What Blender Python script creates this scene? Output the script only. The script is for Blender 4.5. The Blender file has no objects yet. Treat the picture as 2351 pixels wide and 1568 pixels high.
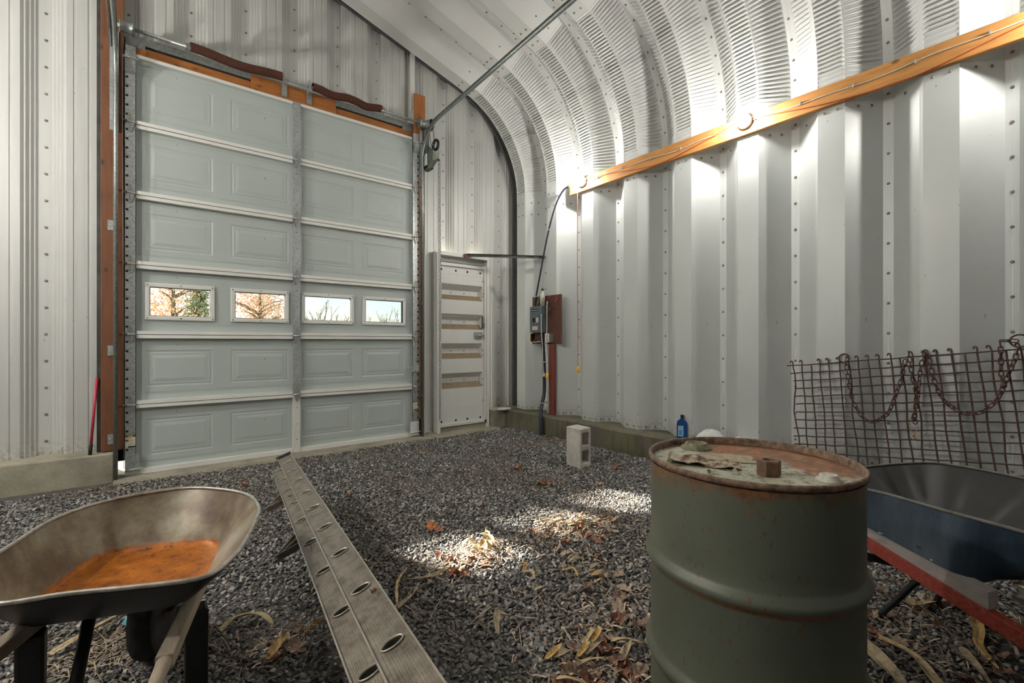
import bpy, math, random
import numpy as np
from mathutils import Vector, Matrix
random.seed(11); RN = np.random.default_rng(11)
S = bpy.context.scene
COL = S.collection
PI = math.pi

# ---------------------------------------------------------------- camera
H = 1.24
cam = bpy.data.objects.new('camera', bpy.data.cameras.new('camera'))
COL.objects.link(cam)
cam.location = (0, 0, H)
cam.rotation_euler = (PI/2, 0, -0.6694)
cam.data.sensor_width = 36.0
cam.data.lens = 36.0*1056.47/2351
cam.data.shift_y = 0.0007
cam.data.clip_start = 0.02
cam.data.clip_end = 400
S.camera = cam

# ---------------------------------------------------------------- sky, sun, exposure
SUN_TO = Vector((-1.22, 3.27, 1.62)).normalized()        # towards the sun
W_ = bpy.data.worlds.new('sky'); S.world = W_; W_.use_nodes = True
wn = W_.node_tree.nodes; wl = W_.node_tree.links
sky = wn.new('ShaderNodeTexSky'); sky.sky_type = 'NISHITA'
sky.sun_disc = False
sky.sun_elevation = math.asin(SUN_TO.z)
sky.sun_rotation = math.atan2(SUN_TO.x, SUN_TO.y)
sky.air_density = 1.0; sky.dust_density = .6; sky.ozone_density = 1.6
bg = wn['Background']; bg.inputs[1].default_value = 0.115
wt = wn.new('ShaderNodeTexCoord'); wm_ = wn.new('ShaderNodeMapping'); wm_.inputs['Scale'].default_value = (1, 1, 4); wl.new(wt.outputs['Generated'], wm_.inputs[0])
wz = wn.new('ShaderNodeTexNoise'); wz.inputs['Scale'].default_value = 5; wz.inputs['Detail'].default_value = 6; wl.new(wm_.outputs[0], wz.inputs[0])
wr = wn.new('ShaderNodeValToRGB'); wr.color_ramp.elements[0].position = .45; wr.color_ramp.elements[1].position = .7; wl.new(wz.outputs[0], wr.inputs[0])
wx = wn.new('ShaderNodeMix'); wx.data_type = 'RGBA'; wl.new(wr.outputs[0], wx.inputs[0]); wl.new(sky.outputs[0], wx.inputs[6]); wx.inputs[7].default_value = (7.2, 7.5, 8.0, 1)
wl.new(wx.outputs[2], bg.inputs[0])
sun = bpy.data.objects.new('sun', bpy.data.lights.new('sun', 'SUN'))
COL.objects.link(sun)
sun.data.energy = 55.0; sun.data.angle = math.radians(1.6); sun.data.color = (1, .9, .78)
sun.rotation_euler = SUN_TO.to_track_quat('Z', 'Y').to_euler()
S.view_settings.view_transform = 'Standard'
S.view_settings.look = 'None'
S.view_settings.gamma = 1.0
S.view_settings.use_curve_mapping = False
S.view_settings.exposure = 0.42
BULB = 680.0; BULB_LEFT = 3000.0        # emission strengths: right wall bulbs, stronger bulbs on the left wall

# ---------------------------------------------------------------- node helpers
def mat(name):
    m = bpy.data.materials.new(name); m.use_nodes = True
    return m, m.node_tree.nodes, m.node_tree.links, m.node_tree.nodes['Principled BSDF']
def N(ns, t, **kw):
    n = ns.new(t)
    for k, v in kw.items():
        if hasattr(n, k): setattr(n, k, v)
        else: n.inputs[k.replace('_', ' ')].default_value = v
    return n
def tc(ns, ls, scale=(1, 1, 1), out='Object', rot=(0, 0, 0)):
    t = ns.new('ShaderNodeTexCoord'); m = ns.new('ShaderNodeMapping')
    m.inputs['Scale'].default_value = scale; m.inputs['Rotation'].default_value = rot
    ls.new(t.outputs[out], m.inputs[0]); return m.outputs[0]
def noise(ns, ls, vec, scale, detail=3, rough=.55):
    n = ns.new('ShaderNodeTexNoise'); n.inputs['Scale'].default_value = scale
    n.inputs['Detail'].default_value = detail; n.inputs['Roughness'].default_value = rough
    ls.new(vec, n.inputs['Vector']); return n.outputs[0]
def ramp(ns, ls, fac, stops):
    r = ns.new('ShaderNodeValToRGB'); e = r.color_ramp.elements
    while len(e) < len(stops): e.new(.5)
    for k, (p, c) in enumerate(stops):
        e[k].position = p; e[k].color = (*c, 1) if len(c) == 3 else c
    ls.new(fac, r.inputs[0]); return r.outputs[0]
def mixc(ns, ls, fac, a, b, mode='MIX'):
    m = ns.new('ShaderNodeMix'); m.data_type = 'RGBA'; m.blend_type = mode
    if isinstance(fac, (int, float)): m.inputs[0].default_value = fac
    else: ls.new(fac, m.inputs[0])
    for s, v in ((6, a), (7, b)):
        if isinstance(v, tuple): m.inputs[s].default_value = (*v, 1)
        else: ls.new(v, m.inputs[s])
    return m.outputs[2]
def bump(ns, ls, bsdf, h, strength=.3, dist=.002):
    b = ns.new('ShaderNodeBump'); b.inputs['Strength'].default_value = strength
    b.inputs['Distance'].default_value = dist
    ls.new(h, b.inputs['Height']); ls.new(b.outputs[0], bsdf.inputs['Normal'])
BLK = (0, 0, 0); WHT = (1, 1, 1)
def simple(name, col, rough=.6, metal=0.0, var=.12, scale=20, bstr=0.0, stretch=(1, 1, 1), emit=None):
    m, ns, ls, b = mat(name)
    v = tc(ns, ls, stretch)
    n = noise(ns, ls, v, scale, 4)
    lo = tuple(c*(1-var) for c in col); hi = tuple(min(1, c*(1+var)) for c in col)
    ls.new(ramp(ns, ls, n, [(.3, lo), (.7, hi)]), b.inputs['Base Color'])
    b.inputs['Roughness'].default_value = rough; b.inputs['Metallic'].default_value = metal
    if bstr: bump(ns, ls, b, n, bstr)
    if emit: b.inputs['Emission Color'].default_value = (*emit[0], 1); b.inputs['Emission Strength'].default_value = emit[1]
    return m
def dirty_metal(name, col, rough=.4, metal=.25, specks=.5, streak=.0, low=None):
    m, ns, ls, b = mat(name)
    v = tc(ns, ls)
    big = noise(ns, ls, v, 1.6, 3)
    c = ramp(ns, ls, big, [(.3, tuple(x*.93 for x in col)), (.7, col)])
    if streak:
        vs = tc(ns, ls, (14, 14, .5)); s = noise(ns, ls, vs, 2.2, 5, .6)
        c = mixc(ns, ls, streak, c, ramp(ns, ls, s, [(.35, (.55, .54, .5)), (.6, (1, 1, 1))]), 'MULTIPLY')
    vs2 = tc(ns, ls, (1, 1, .55)); sp = noise(ns, ls, vs2, 34, 2, .5)
    spm = ramp(ns, ls, sp, [(.735, BLK), (.77, WHT)])
    c = mixc(ns, ls, spm, c, tuple(x*(1-specks) for x in col))
    vs3 = tc(ns, ls, (1, 1, .25)); sp2 = noise(ns, ls, vs3, 9, 3, .6)
    spm2 = ramp(ns, ls, sp2, [(.73, BLK), (.79, (.55, .55, .55))])
    c = mixc(ns, ls, spm2, c, (.25, .21, .16))
    if low:        # mud splashed on the lowest hand's breadth
        g = ns.new('ShaderNodeNewGeometry'); sx = ns.new('ShaderNodeSeparateXYZ'); ls.new(g.outputs['Position'], sx.inputs[0])
        mr = ns.new('ShaderNodeMapRange'); mr.inputs[1].default_value = low+.16; mr.inputs[2].default_value = low
        ls.new(sx.outputs[2], mr.inputs[0])
        nn = noise(ns, ls, v, 30, 4); mm = ns.new('ShaderNodeMath'); mm.operation = 'MULTIPLY'
        ls.new(mr.outputs[0], mm.inputs[0]); ls.new(ramp(ns, ls, nn, [(.45, BLK), (.62, (.8, .8, .8))]), mm.inputs[1])
        c = mixc(ns, ls, mm.outputs[0], c, (.3, .26, .2))
    ls.new(c, b.inputs['Base Color'])
    b.inputs['Roughness'].default_value = rough; b.inputs['Metallic'].default_value = metal
    return m
def galvanised(name, col=(.52, .55, .55), rough=.38):
    m, ns, ls, b = mat(name)
    v = tc(ns, ls); vo = ns.new('ShaderNodeTexVoronoi'); vo.inputs['Scale'].default_value = 60; ls.new(v, vo.inputs[0])
    bw = ns.new('ShaderNodeRGBToBW'); ls.new(vo.outputs['Color'], bw.inputs[0])
    c = ramp(ns, ls, bw.outputs[0], [(.2, tuple(x*.82 for x in col)), (.8, tuple(min(1, x*1.12) for x in col))])
    n = noise(ns, ls, v, 12, 4); c = mixc(ns, ls, ramp(ns, ls, n, [(.58, BLK), (.75, (.5, .5, .5))]), c, (.28, .25, .21))
    ls.new(c, b.inputs['Base Color']); b.inputs['Metallic'].default_value = .7; b.inputs['Roughness'].default_value = rough
    return m
def wood(name, col, axis='Z', dark=.55, rough=.65, knots=True):
    m, ns, ls, b = mat(name)
    st = {'Z': (9, 9, .8), 'X': (.8, 9, 9), 'Y': (9, .8, 9)}[axis]
    n = noise(ns, ls, tc(ns, ls, st), 4, 6, .65)
    c = ramp(ns, ls, n, [(.25, tuple(x*dark for x in col)), (.5, col), (.8, tuple(min(1, x*1.2) for x in col))])
    if knots:
        sk = {'Z': (1, 0, .6), 'X': (.6, 0, 1), 'Y': (0, .6, 1)}[axis]
        vo = ns.new('ShaderNodeTexVoronoi'); vo.inputs['Scale'].default_value = 7.5; ls.new(tc(ns, ls, sk), vo.inputs[0])
        c = mixc(ns, ls, ramp(ns, ls, vo.outputs['Distance'], [(.07, (.9, .9, .9)), (.15, BLK)]), c, tuple(x*.25 for x in col))
        n2 = noise(ns, ls, tc(ns, ls, (.7, .7, .7)), 3, 3)
        c = mixc(ns, ls, ramp(ns, ls, n2, [(.45, BLK), (.7, (.5, .5, .5))]), c, tuple(x*.62 for x in col))
    ls.new(c, b.inputs['Base Color']); b.inputs['Roughness'].default_value = rough
    bump(ns, ls, b, n, .25, .002)
    return m
def rusty(name, col=(.11, .045, .025), hi=(.24, .1, .05), rough=.85):
    m, ns, ls, b = mat(name)
    n = noise(ns, ls, tc(ns, ls), 45, 5, .65)
    ls.new(ramp(ns, ls, n, [(.3, col), (.7, hi)]), b.inputs['Base Color']); b.inputs['Roughness'].default_value = rough
    bump(ns, ls, b, n, .4, .001)
    return m

M = {}
M['wall'] = dirty_metal('wall_metal', (.61, .635, .625), .42, .15, .45, 0, low=.25)
M['roof'] = dirty_metal('roof_metal', (.60, .61, .595), .4, .15, .2)
M['endwall'] = dirty_metal('end_wall_metal', (.58, .59, .57), .45, .15, .4, .16, low=.25)
M['white'] = dirty_metal('white_trim', (.74, .74, .71), .45, .05, .4, .07)
M['doorskin'] = dirty_metal('door_skin', (.47, .525, .505), .45, .05, .5)
M['rail'] = dirty_metal('door_rail_white', (.80, .80, .76), .45, .05, .5)
M['galv'] = galvanised('galvanised')
M['galvd'] = galvanised('galvanised_dull', (.33, .35, .34), .45)
M['galvd2'] = galvanised('hinge_metal', (.40, .42, .41), .42)
M['track'] = galvanised('track_metal', (.27, .30, .29), .4)
M['trim'] = galvanised('arch_trim_metal', (.15, .15, .15), .5)
M['screw'] = simple('screw_metal', (.22, .21, .19), .5, .6, .3, 60)
M['beam'] = wood('beam_wood', (.64, .295, .08), 'Y')
M['header'] = wood('header_wood', (.40, .145, .032), 'X')
M['post'] = wood('post_wood', (.18, .068, .028), 'Z')
M['jamb'] = wood('jamb_wood', (.36, .13, .035), 'Z')
M['spring'] = rusty('spring_rust', (.075, .022, .013), (.15, .05, .03), .7)
M['rust'] = rusty('rust')
M['black'] = simple('black_metal', (.012, .013, .015), .45, .3, .3, 25)
M['rubber'] = simple('rubber', (.018, .018, .019), .8, 0, .3, 40)
M['blackcable'] = simple('black_cable', (.02, .022, .035), .5, 0, .3, 20)
M['darkhole'] = simple('dark_gap', (.012, .012, .012), .9)
M['porcelain'] = simple('porcelain', (.82, .82, .80), .3, 0, .04)
M['orangecord'] = simple('orange_cord', (.55, .12, .035), .6, 0, .2, 60)
M['whitecord'] = simple('white_cord', (.66, .62, .53), .6, 0, .15, 50)
M['yellow'] = simple('yellow_plastic', (.82, .5, .03), .45, 0, .12, 40)
M['strut'] = simple('strut_steel', (.07, .068, .065), .5, .4, .3, 12)

def concrete(name, col, moss=0.0):
    m, ns, ls, b = mat(name)
    v = tc(ns, ls); n = noise(ns, ls, v, 3.2, 6, .65); n2 = noise(ns, ls, v, 90, 3)
    c = ramp(ns, ls, n, [(.3, tuple(x*.6 for x in col)), (.55, col), (.8, tuple(min(1, x*1.25) for x in col))])
    c = mixc(ns, ls, .5, c, ramp(ns, ls, n2, [(.3, (.7, .7, .7)), (.6, WHT)]), 'MULTIPLY')
    if moss:
        vs = tc(ns, ls, (2.5, 2.5, .35)); s = noise(ns, ls, vs, 2.1, 4)
        c = mixc(ns, ls, ramp(ns, ls, s, [(.42, BLK), (.62, (moss, moss, moss))]), c, (.14, .17, .06))
        s2 = noise(ns, ls, tc(ns, ls, (3, 3, .3)), 3.7, 4)
        c = mixc(ns, ls, ramp(ns, ls, s2, [(.5, BLK), (.7, (.7, .7, .7))]), c, (.07, .06, .045))
    ls.new(c, b.inputs['Base Color']); b.inputs['Roughness'].default_value = .9
    bump(ns, ls, b, n2, .5, .003)
    return m
M['concrete'] = concrete('concrete', (.36, .335, .26))
M['concretem'] = concrete('concrete_mossy', (.155, .137, .105), .42)
M['block'] = concrete('block_concrete', (.62, .59, .54))
m, ns, ls, b = mat('window_glass')
tr_ = ns.new('ShaderNodeBsdfTransparent'); tr_.inputs[0].default_value = (.93, .96, .97, 1)
gl_ = ns.new('ShaderNodeBsdfGlossy'); gl_.inputs['Roughness'].default_value = .03
fr_ = ns.new('ShaderNodeFresnel'); fr_.inputs[0].default_value = 1.45
mx_ = ns.new('ShaderNodeMixShader'); ls.new(fr_.outputs[0], mx_.inputs[0]); ls.new(tr_.outputs[0], mx_.inputs[1]); ls.new(gl_.outputs[0], mx_.inputs[2])
ls.new(mx_.outputs[0], ns['Material Output'].inputs[0])
M['glass'] = m
m, ns, ls, b = mat('lit_bulb')
b.inputs['Emission Color'].default_value = (1, .955, .89, 1); b.inputs['Emission Strength'].default_value = BULB
M['bulb'] = m
M['bulb_mid'] = m.copy(); M['bulb_mid'].node_tree.nodes['Principled BSDF'].inputs['Emission Strength'].default_value = 2500
M['bulb_left'] = m.copy(); M['bulb_left'].node_tree.nodes['Principled BSDF'].inputs['Emission Strength'].default_value = BULB_LEFT

# ---------------------------------------------------------------- mesh helpers
WORLD = {}      # object name -> world origin of its verts
def origin(o):
    return WORLD.get(o.name, Vector((0, 0, 0))) if o else Vector((0, 0, 0))
class MB:
    def __init__(s): s.v = []; s.f = []; s.mi = []; s.cur = 0; s.sm = []; s.smooth = False
    def add(s, vs, fs):
        k = len(s.v); s.v += [tuple(v) for v in vs]
        for f in fs: s.f.append([i+k for i in f]); s.mi.append(s.cur); s.sm.append(s.smooth)
        return s
    def box(s, x0, x1, y0, y1, z0, z1):
        vs = [(x, y, z) for x in (x0, x1) for y in (y0, y1) for z in (z0, z1)]
        return s.add(vs, [(0, 1, 3, 2), (4, 6, 7, 5), (0, 4, 5, 1), (2, 3, 7, 6), (0, 2, 6, 4), (1, 5, 7, 3)])
    def obox(s, c, ux, uy, uz):      # oriented box: centre and three half-axis vectors
        c, ux, uy, uz = map(Vector, (c, ux, uy, uz))
        vs = [c+a*ux+b*uy+d*uz for a in (-1, 1) for b in (-1, 1) for d in (-1, 1)]
        return s.add(vs, [(0, 1, 3, 2), (4, 6, 7, 5), (0, 4, 5, 1), (2, 3, 7, 6), (0, 2, 6, 4), (1, 5, 7, 3)])
    def bar(s, p, q, w, h, up=(0, 0, 1)):     # square bar from p to q
        p, q = Vector(p), Vector(q); d = (q-p); u = Vector(up)
        a = d.cross(u).normalized(); b_ = a.cross(d).normalized()
        return s.obox((p+q)/2, a*w/2, b_*h/2, d/2)
    def tube(s, pts, r, n=8, closed=False, caps=True):
        pts = [Vector(p) for p in pts]; m_ = len(pts); rr = r if isinstance(r, (list, tuple)) else [r]*m_
        vs = []; prev = None
        for i, p in enumerate(pts):
            if closed: d = pts[(i+1) % m_]-pts[i-1]
            else: d = pts[min(i+1, m_-1)]-pts[max(i-1, 0)]
            d.normalize()
            if prev is None:
                a = d.cross(Vector((0, 0, 1)))
                if a.length < .1: a = d.cross(Vector((0, 1, 0)))
            else: a = prev-d*prev.dot(d)
            a.normalize(); prev = a; b_ = d.cross(a)
            for k in range(n):
                t = 2*PI*k/n; vs.append(p+(a*math.cos(t)+b_*math.sin(t))*rr[i])
        fs = []
        for i in range(m_ if closed else m_-1):
            j = (i+1) % m_
            for k in range(n): fs.append((i*n+k, i*n+(k+1) % n, j*n+(k+1) % n, j*n+k))
        if not closed and caps: fs += [tuple(range(n))[::-1], tuple((m_-1)*n+k for k in range(n))]
        o = s.smooth; s.smooth = True; s.add(vs, fs); s.smooth = o
        return s
    def lathe(s, prof, n=24, M4=None, smooth=True, caps=True):     # profile (r,z) round the z axis
        vs = []
        for r, z in prof:
            for k in range(n):
                t = 2*PI*k/n; vs.append(Vector((r*math.cos(t), r*math.sin(t), z)))
        if M4 is not None: vs = [M4 @ v for v in vs]
        fs = []
        for i in range(len(prof)-1):
            for k in range(n): fs.append((i*n+k, i*n+(k+1) % n, (i+1)*n+(k+1) % n, (i+1)*n+k))
        if caps and prof[0][0] > 1e-5: fs.append(tuple(range(n))[::-1])
        if caps and prof[-1][0] > 1e-5: fs.append(tuple((len(prof)-1)*n+k for k in range(n)))
        o = s.smooth; s.smooth = smooth; s.add(vs, fs); s.smooth = o
        return s
    def build(s, name, m, parent=None, loc=None, local=False, sharp=True):
        me = bpy.data.meshes.new(name)
        o = bpy.data.objects.new(name, me); COL.objects.link(o)
        base = origin(parent) if parent else Vector((0, 0, 0))
        if loc is not None: o.location = Vector(loc)-(base if not local else Vector((0, 0, 0)))
        if local: w = Vector((0, 0, 0)); WORLD[o.name] = Vector((0, 0, 0))
        else:
            w = base+o.location; WORLD[o.name] = w
        me.from_pydata([(v[0]-w[0], v[1]-w[1], v[2]-w[2]) for v in s.v], [], s.f)
        for x in (m if isinstance(m, (list, tuple)) else [m]): me.materials.append(x)
        me.polygons.foreach_set('material_index', s.mi)
        me.polygons.foreach_set('use_smooth', s.sm)
        me.update()
        if parent: o.parent = parent
        return o
def empty(name, loc=(0, 0, 0), parent=None):
    o = bpy.data.objects.new(name, None); COL.objects.link(o)
    o.empty_display_size = .1
    o.location = Vector(loc)-origin(parent); WORLD[o.name] = Vector(loc)
    if parent: o.parent = parent
    return o
def tag(o, label, cat=None, group=None, kind=None):
    if label: o['label'] = label
    if cat: o['category'] = cat
    if group: o['group'] = group
    if kind: o['kind'] = kind
    return o
def link_copy(o, parent, loc=None, rot=None):
    c = o.copy(); COL.objects.link(c); c.parent = parent
    WORLD[c.name] = origin(parent)
    if loc is not None: c.location = loc
    if rot is not None: c.rotation_euler = rot
    return c
def bevel(o, w=.004, seg=2):
    b_ = o.modifiers.new('bevel', 'BEVEL'); b_.width = w; b_.segments = seg; b_.limit_method = 'ANGLE'
    return o
def spline(pts, n=8):
    P_ = [Vector(p) for p in pts]; out = []
    for i in range(len(P_)-1):
        p0 = P_[max(i-1, 0)]; p1 = P_[i]; p2 = P_[i+1]; p3 = P_[min(i+2, len(P_)-1)]
        for k in range(n):
            t = k/n
            out.append(.5*((2*p1)+(-p0+p2)*t+(2*p0-5*p1+4*p2-p3)*t*t+(-p0+3*p1-3*p2+p3)*t**3))
    out.append(P_[-1]); return out
# ================================================================ ARCH SHELL (right wall, eave curve, roof)
PITCH = .6604; SEAM0 = 5.6214           # seam lines at SEAM0 - i*PITCH
XV = 4.555; DEP = .20; XRIDGE = .90; KZ = .25
SL = .297; TH = math.atan(SL)
RC = 1.53; CX = XV-RC; CZ = 3.415         # curve centre
def path(s_):
    """valley line of the arch: returns (x, z, inward normal x, z, zone) for parameter s: 0..1 wall, 1..2 curve, 2..3 roof"""
    if s_ <= 1: return (XV, KZ+(CZ-KZ)*s_, -1, 0)
    a1 = PI/2-TH
    if s_ <= 2:
        a = a1*(s_-1); return (CX+RC*math.cos(a), CZ+RC*math.sin(a), -math.cos(a), -math.sin(a))
    x0, z0 = CX+RC*math.cos(a1), CZ+RC*math.sin(a1)
    x1 = XRIDGE; z1 = z0+SL*(x0-x1); t = s_-2
    return (x0+(x1-x0)*t, z0+(z1-z0)*t, -math.cos(a1), -math.sin(a1))
def roof_z(x):
    x0 = CX+RC*math.cos(PI/2-TH); z0 = CZ+RC*math.sin(PI/2-TH)
    xx = abs(x-XRIDGE)+XRIDGE
    if xx <= x0: return z0+SL*(x0-xx)
    if xx <= XV: return CZ+math.sqrt(max(0, RC*RC-(xx-CX)**2))
    return CZ
# cross profile of one panel: (dy from its seam towards the camera, inward depth); subdivided on the crest faces
PROF = [(0, 0), (-.033, 0), (-.215, DEP*.84), (-.24, DEP), (-.43, DEP), (-.627, 0), (-.66, 0)]
def arc_params(z_start, s_end, step):
    a1 = PI/2-TH; L1 = CZ-z_start; L2 = RC*a1*(s_end-1); n_ = int((L1+L2)/step); out = []
    for k in range(n_+1):
        l = (L1+L2)*k/n_; out.append(1-(L1-l)/(CZ-KZ) if l < L1 else 1+(l-L1)/(RC*a1))
    return out
def shell_strip(s0, s1, ns_, crimp=False, off=0.0, prof=PROF, ss_=None):
    b_ = MB()
    pr = []
    for i in range(len(prof)-1):
        (y0, d0), (y1, d1) = prof[i], prof[i+1]
        k = 6 if crimp and i in (1, 3, 4) else 1
        for j in range(k): pr.append((y0+(y1-y0)*j/k, d0+(d1-d0)*j/k, i, j, k))
    pr.append((prof[-1][0], prof[-1][1], len(prof)-2, 1, 1))
    npf = len(pr); vs = []
    for a in range(ns_+1):
        s_ = ss_[a] if ss_ else s0+(s1-s0)*a/ns_; x, z, nx, nz = path(s_)
        for (y, d, seg, j, k) in pr:
            dd = d+off
            if crimp and k > 1:
                w = min(1.0, min(j, k-j)/1.0) if j else 0
                w = 1.0 if 0 < j < k else 0.0
                dd -= w*(0, .016, .0215, .016, .002, .0)[a % 6]
            vs.append((x+nx*dd, y, z+nz*dd))
    fs = [(a*npf+i, a*npf+i+1, (a+1)*npf+i+1, (a+1)*npf+i) for a in range(ns_) for i in range(npf-1)]
    b_.smooth = False
    b_.add(vs, fs); return b_
def screws_mb(pts, r=.008, h=.006):      # pts: (pos, normal)
    b_ = MB()
    for p, n_ in pts:
        p = Vector(p); n_ = Vector(n_).normalized(); a = n_.orthogonal().normalized(); c = n_.cross(a)
        vs = [p+(a*math.cos(t)+c*math.sin(t))*r*1.5+n_*.001 for t in [k*PI/3 for k in range(6)]]
        vs += [p+(a*math.cos(t)+c*math.sin(t))*r+n_*h for t in [k*PI/3 for k in range(6)]]
        b_.add(vs, [(i, (i+1) % 6, 6+(i+1) % 6, 6+i) for i in range(6)]+[(6, 7, 8, 9, 10, 11)])
    return b_
wall_right = empty('wall_right', (XV, 0, 0)); tag(wall_right, 'right long wall of pale ribbed steel arch panels', 'wall', kind='structure')
ceiling = empty('ceiling', (XRIDGE, 0, 5)); tag(ceiling, 'pitched roof of pale steel arch panels meeting the crimped curved eave', 'ceiling', kind='structure')
wall_left = empty('wall_left', (2*XRIDGE-XV, 0, 0)); tag(wall_left, 'left long wall of ribbed steel arch panels', 'wall', kind='structure')
NB = 17
wp = shell_strip(0, 1.02, 1); sc0 = path(1.03)
AP = arc_params(3.335, 1.93, .0065)
cp = shell_strip(0, 0, len(AP)-1, crimp=True, off=.004, ss_=AP)
rp = shell_strip(1.90, 3.0, 8)
# the slight lap of the roof sheet under the curved sheet
wm = wp.build('wall_panel', M['wall'], wall_right); cm_ = cp.build('curved_panel', M['roof'], wall_right); rm = rp.build('roof_panel', M['roof'], ceiling)
# screws of one bay
pts = []
for k in range(14): pts.append(((XV-.002, 0, KZ+.12+k*.235), (-1, 0, 0)))
for zz in (3.335-.22, 3.335-.05):
    for (dy, d, nn) in ((-.29, DEP, (-1, 0, 0)), (-.38, DEP, (-1, 0, 0)), (-.12, DEP*.42, (-.7, .7, 0)), (-.5, DEP*.66, (-.7, -.7, 0)), (-.57, DEP*.3, (-.7, -.7, 0))):
        pts.append(((XV-d-.003, dy, zz), nn))
for (dy, d, nn) in ((-.29, DEP, (-1, 0, 0)), (-.38, DEP, (-1, 0, 0)), (-.5, DEP*.66, (-.7, -.7, 0)), (-.57, DEP*.3, (-.7, -.7, 0))):
    pts.append(((XV-d-.003, dy, KZ+.035), nn))
wsc = screws_mb(pts); ws = wsc.build('screws', M['screw'], wall_right)
pts = []
for k in range(1, 12):
    x, z, nx, nz = path(1+k/11.5); pts.append(((x+nx*.003, 0, z+nz*.003), (nx, 0, nz)))
for k in range(12):
    x, z, nx, nz = path(2+k/12); pts.append(((x+nx*.003, 0, z+nz*.003), (nx, 0, nz)))
for s_ in (1.955, 2.04):
    x, z, nx, nz = path(s_)
    for (dy, d) in ((-.29, DEP), (-.38, DEP), (-.12, DEP*.42), (-.52, DEP*.54)):
        pts.append(((x+nx*(d+.004), dy, z+nz*(d+.004)), (nx, 0, nz)))
csc = screws_mb(pts); cs = csc.build('screws', M['screw'], ceiling)
for o in (ws, cs): o['kind'] = 'stuff'
protos = [(wm, wall_right), (cm_, wall_right), (rm, ceiling), (ws, wall_right), (cs, ceiling)]
for o, par in protos: o.location.y = SEAM0+.6604-.6604
for i in range(1, NB):
    for o, par in protos:
        c = o.copy(); COL.objects.link(c); c.parent = par; c.location.y = SEAM0-i*PITCH
# left half: the same panels mirrored in the mesh data
def mirrored(mb):
    q = MB(); q.v = [(2*XRIDGE-x, y, z) for x, y, z in mb.v]; q.f = [f[::-1] for f in mb.f]; q.mi = mb.mi; q.sm = mb.sm; return q
lw = mirrored(wp).build('wall_panel', M['wall'], wall_left); lc = mirrored(shell_strip(1.0, 1.93, 24)).build('curved_panel', M['roof'], wall_left)
lr = mirrored(rp).build('roof_panel', M['roof'], ceiling)
for o in (lw, lc, lr): o.location.y = SEAM0
for i in range(1, NB):
    for o, par in ((lw, wall_left), (lc, wall_left), (lr, ceiling)):
        c = o.copy(); COL.objects.link(c); c.parent = par; c.location.y = SEAM0-i*PITCH
# closing flange beyond the last seam and the dark arch angle against the end wall
b_ = MB(); vs = []
ss = [0, 1]+[1+k/28 for k in range(1, 29)]+[3]
for s_ in ss:
    x, z, nx, nz = path(s_); vs += [(x, SEAM0, z), (x, 5.76, z)]
b_.add(vs, [(2*i, 2*i+1, 2*i+3, 2*i+2) for i in range(len(ss)-1)])
b_.build('end_flange', M['trim'], ceiling)
b_ = MB(); vs = []
for s_ in ss:
    x, z, nx, nz = path(s_); vs += [(x+nx*.002, 5.60, z+nz*.002), (x+nx*(.045+.05*min(1, max(0, 2-s_))), 5.605, z+nz*(.045+.05*min(1, max(0, 2-s_)))), (x+nx*(.05+.05*min(1, max(0, 2-s_))), 5.634, z+nz*(.05+.05*min(1, max(0, 2-s_))))]
b_.add(vs, [(3*i+j, 3*i+j+1, 3*i+3+j+1, 3*i+3+j) for i in range(len(ss)-1) for j in (0, 1)])
tr1 = b_.build('trim_1', M['trim']); tag(tr1, 'dark steel arch angle edging the end wall along roof and right wall', 'trim', kind='structure')
tr2 = mirrored(b_).build('trim_2', M['trim']); tag(tr2, 'steel arch angle edging the end wall on the left roof slope', 'trim', kind='structure')

# ================================================================ FRONT END WALL
YP = 5.64; YV = 5.722; EP = .489
GX0, GX1, GZ = -.20, 2.84, 4.02          # overhead door opening
PX0, PX1, PZ = 3.06, 3.90, 2.45          # side door opening
wall_front = empty('wall_front', (1, YP, 0)); tag(wall_front, 'end wall of pale ribbed steel sheets around the overhead door', 'wall', kind='structure')
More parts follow.
